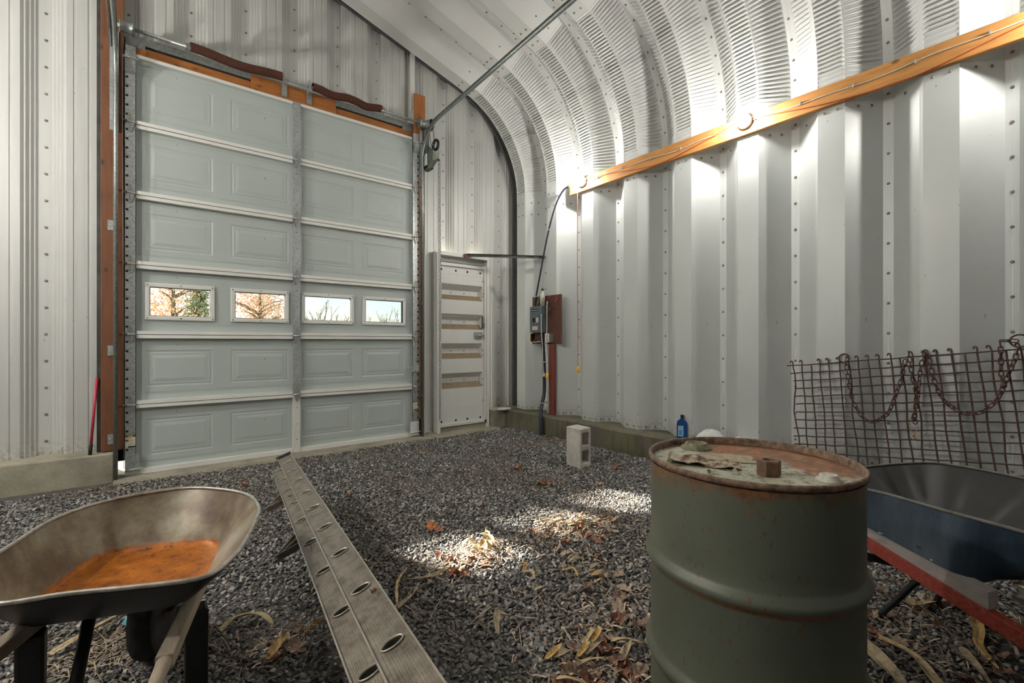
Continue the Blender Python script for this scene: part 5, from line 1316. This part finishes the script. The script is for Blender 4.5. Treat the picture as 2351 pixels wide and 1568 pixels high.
def wheel(c, ax, r_, w, parent):
    M4 = Matrix.Translation(c) @ Vector(ax).to_track_quat('Z', 'Y').to_matrix().to_4x4()
    pr = [(r_*.62, -w*.35), (r_*.75, -w*.5), (r_*.92, -w*.46)]
    for k in range(7): u = -1+2*k/6; pr += [(r_*(1-.05*u*u)-.004, w*.4*u-.003), (r_*(1-.05*u*u), w*.4*u)]
    pr += [(r_*.92, w*.46), (r_*.75, w*.5), (r_*.62, w*.35)]
    o = MB().lathe(pr, 40, M4).build('tyre', M['rubber'], parent)
    MB().lathe([(.012, -w*.6), (.03, -w*.55), (.035, -w*.25), (r_*.55, -w*.2), (r_*.63, -w*.38), (r_*.63, w*.38), (r_*.55, w*.2), (.035, w*.25), (.03, w*.55), (.012, w*.6)], 28, M4).build('wheel_hub', M['rust'], parent)
    d = Vector(ax).normalized(); MB().tube([Vector(c)-d*.13, Vector(c)+d*.13], .009, 8).build('axle', M['galvd'], parent)
wheel((.03, 2.31, .185), (.94, -.34, 0), .18, .085, wb1)
# --- right: blue-black poly tray
m2, ns, ls, b = mat('tray_blue')
v = tc(ns, ls); n1 = noise(ns, ls, tc(ns, ls, (3, 3, .7)), 6, 6, .7)
c = ramp(ns, ls, n1, [(.3, (.012, .022, .038)), (.6, (.03, .055, .085)), (.8, (.11, .14, .17))]); ls.new(c, b.inputs['Base Color']); b.inputs['Roughness'].default_value = .45
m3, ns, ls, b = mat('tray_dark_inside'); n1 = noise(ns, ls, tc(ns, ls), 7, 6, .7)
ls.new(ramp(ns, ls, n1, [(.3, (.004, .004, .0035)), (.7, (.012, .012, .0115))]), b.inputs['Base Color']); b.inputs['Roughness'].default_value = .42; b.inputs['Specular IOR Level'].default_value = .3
simple('rim_grey', (.13, .13, .115), .6, 0, .4, 30)
wb2 = empty('wheelbarrow', (2.7, .3, 0)); wb2['rimmat'] = 'rim_grey'
tag(wb2, 'blue-black wheelbarrow with red wooden rails behind the drum', 'wheelbarrow')
u2 = Vector((.37, .93, 0)); v2 = Vector((.93, -.37, 0))
rim2 = [(2.50, .84), (2.68, .80), (2.90, .715), (3.10, .63), (3.25, .53), (3.28, .42), (3.24, .26), (3.15, .05), (3.0, -.22), (2.87, -.40), (2.70, -.44), (2.45, -.36), (2.27, -.28), (2.16, -.14), (2.20, -.02), (2.305, .145), (2.37, .36), (2.44, .56), (2.44, .74)]
rim2 = [(x, y, .60+.0*y) for x, y in rim2]
fl2 = rounded_quad([(2.285, .28, .375), (2.74, .10, .375), (2.93, .50, .46), (2.47, .68, .46)], .2)
def ribs2(k, n_, p): return (k % 6) == 0
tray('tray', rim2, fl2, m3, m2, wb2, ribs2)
def painted(name):
    m, ns, ls, b = mat(name); n1 = noise(ns, ls, tc(ns, ls, (2, 14, 14), rot=(0, 0, 1.19)), 5, 6, .7)
    ls.new(ramp(ns, ls, n1, [(.35, (.30, .04, .025)), (.58, (.42, .075, .05)), (.72, (.33, .20, .16))]), b.inputs['Base Color']); b.inputs['Roughness'].default_value = .6; return m
rp_ = painted('red_rail_paint')
ra, rb_ = Vector((2.215, .065, .255)), Vector((2.56, .96, .475)); du = (rb_-ra).normalized()
b_ = MB(); b_.bar(ra-du*.55, rb_, .042, .052); o = b_.build('rail', rp_, wb2); bevel(o, .003)
MB().tube([rb_-du*.01, rb_+du*.25], .021, 12).build('grip', rp_, o)
off = Vector((.46, -.18, 0))
b_ = MB(); b_.bar(ra-du*.55+off, rb_+off, .042, .052); o = b_.build('rail', rp_, wb2); bevel(o, .003)
MB().tube([rb_+off-du*.01, rb_+off+du*.25], .021, 12).build('grip', rp_, o)
hw2 = wood('wedge_wood', (.44, .39, .37), 'Y', .7, .8, False)
for of in (Vector((.012, -.005, 0)), off-Vector((.012, -.005, 0))):
    q = MB(); a = ra+du*.17+of; b2 = rb_-du*.22+of; s_ = v2*.026; up = Vector((0, 0, 1))
    vs = [a-s_+up*.027, a+s_+up*.027, a+s_+up*.088, a-s_+up*.088, b2-s_+up*.027, b2+s_+up*.027, b2+s_+up*.04, b2-s_+up*.04]
    q.add(vs, [(0, 1, 2, 3), (7, 6, 5, 4), (0, 4, 5, 1), (1, 5, 6, 2), (2, 6, 7, 3), (3, 7, 4, 0)]); o = q.build('wedge', hw2, wb2)
    q = MB()
    for t in (.3, .62): 
        p = a.lerp(b2, t)+up*(.088-.048*t+.004)-s_*.3; q.lathe([(0, 0), (.011, 0), (.010, .005), (0, .006)], 10, Matrix.Translation(p))
    o2 = q.build('bolts', M['galv'], o); o2['kind'] = 'stuff'
# folded tubular legs
for dv in (0, 1):
    o_ = v2*.31*dv
    pts = spline([Vector((2.60, .575, .018))+o_ if dv else Vector((2.577, .595, .016))+o_, Vector((2.59, .54, .10))+o_, Vector((2.60, .47, .21))+o_, Vector((2.585, .42, .235))+o_, Vector((2.50, .36, .30))+o_], 6)
    MB().tube(pts, .0125, 10).build('leg', M['black'], wb2)
MB().bar(Vector((2.52, .78, .27)), Vector((2.80, .42, .20)), .006, .035).build('leg_brace', M['black'], wb2)
wheel((2.42, -.36, .18), v2, .175, .085, wb2)

# ================================================================ WIRE GRID AND CHAINS ON THE WALL
GP = .0655
gr = empty('wire_grid', (4.05, 1.53, .01)); tag(gr, 'rusty woven wire grid panel leaning on the ribbed wall behind the blue wheelbarrow', 'grid')
# local frame: A along the wall (towards the camera), Bv up the panel; rotated in its own plane, leaning out at the foot
rot = math.radians(6.9); lean = math.atan2(.20, 1.15)
Ay = Vector((0, -1, 0)); Bz = Vector((math.sin(lean), 0, math.cos(lean)))
GA = Ay*math.cos(rot)+Bz*math.sin(rot); GB = Bz*math.cos(rot)-Ay*math.sin(rot); GN = GA.cross(GB).normalized()
TL = Vector((4.325, 1.590, 1.040))       # left end of the top horizontal wire
nh, nv = 17, 27
grm = rusty('grid_rust', (.035, .019, .015), (.10, .05, .036), .75)
jit = lambda s_: RN.normal(0, s_)
def gp(a, b_): return TL+GA*a-GB*b_
for i in range(nh):
    pts = [gp(-.02+.015*jit(1)*(k == 0)+k*GP, i*GP+.0015*jit(1))+GN*.004*(1 if (k+i) % 2 else -1) for k in range(nv+1)]
    z_end = pts
    q = MB(); q.tube(pts, .0052, 6); q.build('wire', grm, gr)
missing = {2, 11, 16, 19}
for k in range(nv):
    x0_ = k*GP+.008*jit(1)*.5
    dx = .004*jit(1)
    pts = []
    if k not in missing:
        pts += [gp(x0_-.018, -.026)+Vector((-.004, 0, 0)), gp(x0_-.012, -.042), gp(x0_-.003, -.038), gp(x0_+.001, -.022)]
    pts += [gp(x0_+dx*math.sin(i*.8+k), (i-.0)*GP)+GN*.004*(-1 if (k+i) % 2 else 1) for i in range(nh)]
    last = pts[-1]; pts.append(gp(x0_, (nh-.6)*GP))
    q = MB(); q.tube(pts, .0056, 6); q.build('wire', grm, gr)
chm = rusty('chain_rust', (.04, .02, .014), (.13, .06, .04), .7)
LK = .048
lm1 = link_mesh(LK, .0115, .0042, 12, 5)
lproto = None
def on_grid(y, z, out=.018):
    """point in front of the leaning grid at given y,z"""
    # plane through TL with normal GN
    n_ = GN if GN.x < 0 else -GN
    x = TL.x-((y-TL.y)*n_.y+(z-TL.z)*n_.z)/n_.x
    return Vector((x, y, z))+n_*out
def chain(pts, label, cat='chain', ring=None):
    global lproto
    P_ = [on_grid(y, z) for y, z in pts]; P_ = spline(P_, 5)
    root = empty('rusty_chain', P_[0]); tag(root, label, cat)
    for i, (p, d) in enumerate(link_positions(P_, LK-.0105)):
        rotq = (d.to_track_quat('Z', 'X').to_matrix() @ Matrix.Rotation(PI/2*(i % 2)+.5, 3, 'Z'))
        if lproto is None:
            o = lm1.build('link', chm, root, local=True); lproto = o
            for po in o.data.polygons: po.use_smooth = True
        else: o = bpy.data.objects.new('link', lproto.data); COL.objects.link(o); o.parent = root
        o.location = p-P_[0]; o.rotation_euler = rotq.to_euler()
    return root, P_
def ring_at(y, z, R_, parent, base):
    c = on_grid(y, z, .012); q = MB(); q.tube([c+Vector((.35*R_*math.sin(t), R_*math.cos(t), R_*math.sin(t)*.94)) for t in [2*PI*k/24 for k in range(24)]], .0058, 8, closed=True)
    return q.build('ring', grm, parent)
cA, PA = chain([(1.215, 1.095), (1.205, 1.045), (1.181, .911), (1.149, .78), (1.086, .673), (1.028, .643), (.973, .678), (.929, .73), (.893, .86), (.865, .979), (.846, 1.145)], 'rusty chain draped in a deep loop on the left of the wire grid')
ring_at(1.227, 1.112, .035, cA, None)
cB, PB = chain([(.834, 1.168), (.82, 1.079), (.806, .991), (.783, .888), (.783, .756), (.796, .657)], 'left strand of rusty chain hanging straight down the middle of the wire grid')
cB2, PB2 = chain([(.739, 1.178), (.759, 1.082), (.769, .941), (.773, .818), (.784, .70), (.772, .645)], 'right strand of rusty chain hanging down the middle of the wire grid')
c_ = on_grid(.784, .60, .03)
q = MB(); q.tube([c_+Vector((0, .022, .05)), c_+Vector((0, .02, .02)), c_, c_+Vector((0, -.02, .02)), c_+Vector((0, -.022, .05))], .0045, 6); q.tube([c_, c_+Vector((-.005, 0, -.035))], .006, 6); q.lathe([(0, -.012), (.011, -.01), (.013, 0), (.011, .01), (0, .012)], 12, Matrix.Translation(c_+Vector((-.005, 0, -.043))))
o = q.build('shackle', simple('brass_rust', (.36, .25, .13), .5, .4, .3, 40), cB)
cC, PC = chain([(.729, 1.161), (.691, .981), (.64, .849), (.56, .774), (.495, .765), (.438, .796), (.382, .874), (.355, .963), (.328, 1.067), (.307, 1.138), (.296, 1.225)], 'rusty chain draped in the wide loop towards the right edge of the wire grid')
ring_at(.292, 1.247, .042, cC, None)
q = MB(); c_ = on_grid(.357, .96, .02); q.lathe([(0, -.014), (.014, -.012), (.017, 0), (.014, .012), (0, .014)], 12, Matrix.Translation(c_)); q.build('knot', chm, cC)
cD, PD = chain([(.30, 1.245), (.371, 1.243), (.373, 1.20), (.371, 1.128), (.368, 1.018), (.357, .97)], 'short rusty chain hanging beside the right ring of the wire grid')

# ================================================================ BOTTLE AND SACK ON THE KERB
bl = empty('oil_bottle', (4.36, 2.63, KZ)); tag(bl, 'blue motor oil bottle with black cap standing on the kerb behind the drum', 'bottle')
blue, ns, ls, b = mat('bottle_blue'); b.inputs['Base Color'].default_value = (.01, .06, .22, 1); b.inputs['Roughness'].default_value = .25
q = MB(); prof_b = [(-.048, 0), (.048, 0), (.05, .01), (.05, .14), (.046, .165), (.018, .192), (.014, .20), (.014, .215), (-.012, .215), (-.014, .20), (-.03, .185), (-.046, .172), (-.05, .155), (-.05, .01)]
ax1 = Vector((.5, -.866, 0)); ax2 = Vector((-.866, -.5, 0)); c0 = Vector((4.33, 2.64, KZ+.001))
n_ = len(prof_b); vs = []
for s_, sh in ((-.029, .9), (-.024, 1), (.024, 1), (.029, .9)):
    for (a, z) in prof_b: vs.append(c0+ax1*a*sh*(1 if z < .16 else 1)+ax2*s_*(1 if z < .17 else .5)+Vector((0, 0, z)))
q.add(vs, [(i*n_+k, i*n_+(k+1) % n_, (i+1)*n_+(k+1) % n_, (i+1)*n_+k) for i in range(3) for k in range(n_)]+[tuple(range(n_))[::-1], tuple(3*n_+k for k in range(n_))])
o = q.build('bottle_body', blue, bl); bevel(o, .003)
MB().lathe([(0, .205), (.016, .205), (.017, .235), (.015, .238), (0, .238)], 14, Matrix.Translation(c0+ax1*.001)).build('cap', M['rubber'], bl)
q = MB(); q.obox(c0+ax2*.0305+ax1*-.012+Vector((0, 0, .075)), ax1*.027, ax2*.0006, Vector((0, 0, .055))); lo = q.build('label', simple('label_blue', (.22, .5, .78), .4, 0, .25, 20), bl)
q = MB(); q.obox(c0+ax2*.0315+ax1*-.02+Vector((0, 0, .108)), ax1*.008, ax2*.0004, Vector((0, 0, .01))); q.build('label_emblem', simple('emblem_orange', (.85, .35, .05), .4), lo)
q = MB()
for k in range(4): q.obox(c0+ax2*.0315+ax1*-.010+Vector((0, 0, .045+k*.012)), ax1*(.018-.003*(k % 2)), ax2*.0004, Vector((0, 0, .003)))
q.build('label_text', simple('label_dark', (.03, .10, .3), .4), lo)
sk, ns, ls, b = mat('sack_plastic'); n1 = noise(ns, ls, tc(ns, ls), 9, 4); ls.new(ramp(ns, ls, n1, [(.3, (.55, .56, .55)), (.7, (.72, .72, .71))]), b.inputs['Base Color']); b.inputs['Roughness'].default_value = .4
q = MB(); nx_, ny_ = 26, 12; top = []; 
for i in range(nx_+1):
    for j in range(ny_+1):
        u, w = i/nx_, j/ny_; y = 2.45-u*.62; x = 4.17+w*.17
        h = .15*math.sin(PI*w)**.5*(math.sin(PI*min(1, u*1.9))**.7 if u < .53 else .72*math.sin(PI*(u-.4)/.62)**.8 if u < 1 else 0)*(1+.12*math.sin(u*23+w*9)*math.sin(w*13)); h = max(0, h if isinstance(h, float) else 0)
        top.append((x, y, KZ+.004+h))
q.smooth = True; q.add(top, [(i*(ny_+1)+j, i*(ny_+1)+j+1, (i+1)*(ny_+1)+j+1, (i+1)*(ny_+1)+j) for i in range(nx_) for j in range(ny_)])
q.smooth = False; q.add([(4.17, 2.45, KZ+.003), (4.34, 2.45, KZ+.003), (4.34, 1.83, KZ+.003), (4.17, 1.83, KZ+.003)], [(0, 1, 2, 3)])
o = q.build('plastic_sack', sk, loc=(4.26, 2.17, KZ)); tag(o, 'crumpled white plastic sack lying on the kerb behind the drum', 'sack')

# ================================================================ OUTSIDE
gm, ns, ls, b = mat('grass_outside'); n1 = noise(ns, ls, tc(ns, ls), .7, 6, .7)
ls.new(ramp(ns, ls, n1, [(.3, (.13, .17, .05)), (.6, (.22, .25, .09)), (.8, (.30, .26, .14))]), b.inputs['Base Color']); b.inputs['Roughness'].default_value = .95
o = MB().box(-120, 120, 5.9, 160, -.4, -.15).build('lawn', gm); tag(o, 'lawn outside the overhead door', 'ground', kind='structure')
o = MB().box(-120, 120, -120, YB-.3, -.4, -.16).build('lawn', gm); tag(o, 'ground behind the building', 'ground', kind='structure')
bark = simple('bark', (.10, .085, .07), .9, 0, .3, 6)
def tree(x, y, h, cr, mt, nleaf, label, ls_=.13, grp=None, trunk=.12, cz=.62, crz=.42, seed=0):
    r = random.Random(seed); root = empty('tree', (x, y, -.15)); tag(root, label, 'tree', grp)
    b_ = MB(); b_.tube([(x, y, -.2), (x+.05*h*.1, y, h*.35), (x, y, h*.7), (x, y, h*.95)], [trunk, trunk*.8, trunk*.4, trunk*.1], 7)
    for k in range(16):
        a = r.uniform(0, 6.28); z0 = h*r.uniform(.2, .75); L_ = cr*r.uniform(.6, 1.05)
        b_.tube([(x, y, z0), (x+math.cos(a)*L_*.5, y+math.sin(a)*L_*.5, z0+L_*.3), (x+math.cos(a)*L_, y+math.sin(a)*L_, z0+L_*.42)], [trunk*.35, trunk*.2, .01], 5)
    b_.build('trunk', bark, root)
    n_ = nleaf; d = np.random.default_rng(seed); 
    dirs = d.normal(0, 1, (n_, 3)); dirs /= np.linalg.norm(dirs, axis=1)[:, None]; rad = d.uniform(.35, 1, n_)**.5
    # clumped
    cl = d.normal(0, 1, (40, 3)); cl /= np.linalg.norm(cl, axis=1)[:, None]; cl *= d.uniform(.3, .95, (40, 1)); idx = d.integers(0, 40, n_)
    P_ = cl[idx]+dirs*rad[:, None]*.30
    P_ = P_*np.array([cr, cr, h*crz])+np.array([x, y, h*cz]); P_[:, 2] = np.maximum(P_[:, 2], -.1)
    a = d.normal(0, 1, (n_, 3)); a /= np.linalg.norm(a, axis=1)[:, None]; bb = np.cross(a, d.normal(0, 1, (n_, 3))); bb /= np.linalg.norm(bb, axis=1)[:, None]
    s_ = d.uniform(.5, 1.2, (n_, 1))*ls_
    V_ = np.stack([P_-a*s_, P_+bb*s_*.6, P_+a*s_, P_-bb*s_*.6], 1).reshape(-1, 3)
    me = bpy.data.meshes.new('foliage'); F_ = np.arange(n_*4)
    me.vertices.add(n_*4); me.vertices.foreach_set('co', (V_-np.array([x, y, -.15])).astype('f').ravel()); me.loops.add(n_*4); me.loops.foreach_set('vertex_index', F_.astype('i')); me.polygons.add(n_); me.polygons.foreach_set('loop_start', np.arange(0, n_*4, 4, dtype='i')); me.update(calc_edges=True)
    me.materials.append(mt); o = bpy.data.objects.new('foliage', me); COL.objects.link(o); o.parent = root; o['kind'] = 'stuff'
    return root
def foliage(name, c1, c2):
    m, ns, ls, b = mat(name); g = ns.new('ShaderNodeNewGeometry'); ls.new(ramp(ns, ls, g.outputs['Random Per Island'], [(0, c1), (1, c2)]), b.inputs['Base Color']); b.inputs['Roughness'].default_value = .8; return m
fo = foliage('leaves_orange_hazed', (.44, .25, .17), (.68, .46, .34)); fg = foliage('leaves_evergreen', (.12, .16, .11), (.27, .30, .20))  # orange leaf colours paled to paint distance haze into them
tree(-1.8, 16.9, 9.6, .48, fg, 3600, 'unseen tall evergreen added to block the sun from the rightmost door window', .16, seed=9, cz=.62, crz=.36)  # unseen tree added only to keep the sun off the concrete block
tree(-3.7, 17.6, 9.0, 1.7, fo, 700, 'thinly leaved tall autumn tree left of the door windows', .12, seed=12, cz=.72, crz=.25)
tree(.6, 17.2, 3.9, .95, fo, 2600, 'orange autumn tree seen through the left edge of the first door window', .042, seed=1)
tree(1.42, 20.2, 4.3, .62, fg, 3200, 'dark evergreen seen in the right half of the first door window', .06, seed=2, cz=.5, crz=.5)
tree(3.15, 18.5, 3.7, 1.15, fo, 4300, 'orange autumn tree filling the second door window', .042, seed=3)
# bare saplings far away through the right windows
rr_ = random.Random(5)
def bare(x, y, h, label, grp):
    root = empty('bare_tree', (x, y, -.15)); tag(root, label, 'tree', grp); b_ = MB()
    def br(p, d, L_, r_, lev):
        q_ = p+d*L_; b_.tube([p, (p+q_)/2+Vector((rr_.uniform(-.04, .04)*L_, 0, 0)), q_], [r_, r_*.8, r_*.5], 4, caps=False)
        if lev:
            for _ in range(3 if lev > 1 else 4):
                t = rr_.uniform(.35, 1); nd = (d+Vector((rr_.uniform(-.6, .6), rr_.uniform(-.5, .5), rr_.uniform(0, .5)))).normalized(); br(p+d*L_*t, nd, L_*rr_.uniform(.4, .6), r_*.5, lev-1)
    br(Vector((x, y, -.15)), Vector((rr_.uniform(-.06, .06), 0, 1)).normalized(), h*.62, .03+h*.008, 3)
    b_.build('branches', bark, root)
for k in range(40):
    a = math.radians(12.5+k*.34+rr_.uniform(-.2, .2)); D_ = rr_.uniform(38, 48); hh = rr_.choice([2.9, 3.1, 3.3, 3.6, 4.0])
    if k in (8, 11): hh = 4.9
    bare(D_*math.sin(a), D_*math.cos(a), hh*1.15, 'bare grey sapling in the thicket beyond the right door windows' if k not in (8, 11) else ('tall bare sapling standing over the thicket in the third door window' if k == 8 else 'second tall bare sapling in the third door window'), 'bare thicket beyond the door')
# ================================================================ LABELS OF LOOK-ALIKES: BY THEIR ORDER FROM LEFT TO RIGHT
ORD = 'first second third fourth fifth sixth seventh eighth ninth tenth eleventh twelfth thirteenth fourteenth fifteenth sixteenth seventeenth eighteenth nineteenth twentieth twenty-first twenty-second twenty-third twenty-fourth twenty-fifth twenty-sixth twenty-seventh twenty-eighth twenty-ninth thirtieth thirty-first thirty-second thirty-third thirty-fourth thirty-fifth thirty-sixth thirty-seventh thirty-eighth thirty-ninth fortieth'.split()
def px(o):
    x, y = o.location.x, o.location.y; return (x*.7842-y*.6204)/(x*.6204+y*.7842)
SHORT = {'leaves round the concrete block': 'small leaf near the upright concrete block', 'scattered leaves on the open gravel': 'lone dry leaf on open gravel',
         'leaf scraps in the nearer husk pile': 'reddish leaf scrap in the nearer sunlit husk pile', 'leaves in the farther litter patch': 'crumpled leaf in the farther sunlit litter patch',
         'curled leaves left of the drum': 'pale curled leaf on gravel left of the drum', 'leaves heaped in front of the drum': 'brown leaf in the heap before the drum',
         'leaves between wheelbarrow and ladder': 'dull brown leaf between wheelbarrow and ladder', 'leaves under the blue wheelbarrow': 'dark leaf under the blue wheelbarrow',
         'husks of the nearer pile': 'golden husk blade in the small pile near the ladder', 'husks of the farther litter patch': 'bleached husk in the wide litter patch',
         'small husks before the drum': 'small tan husk curl left of the drum', 'husks in the bottom leaf heap': 'straw coloured husk in the bottom leaf heap', 'bare thicket beyond the door': 'bare sapling beyond the right door windows'}
for grp, base in SHORT.items():
    L_ = sorted([o for o in COL.objects if o.get('group') == grp], key=px)
    for i, o in enumerate(L_):
        o['label'] = '%s, %s from the left' % (base, ORD[i])
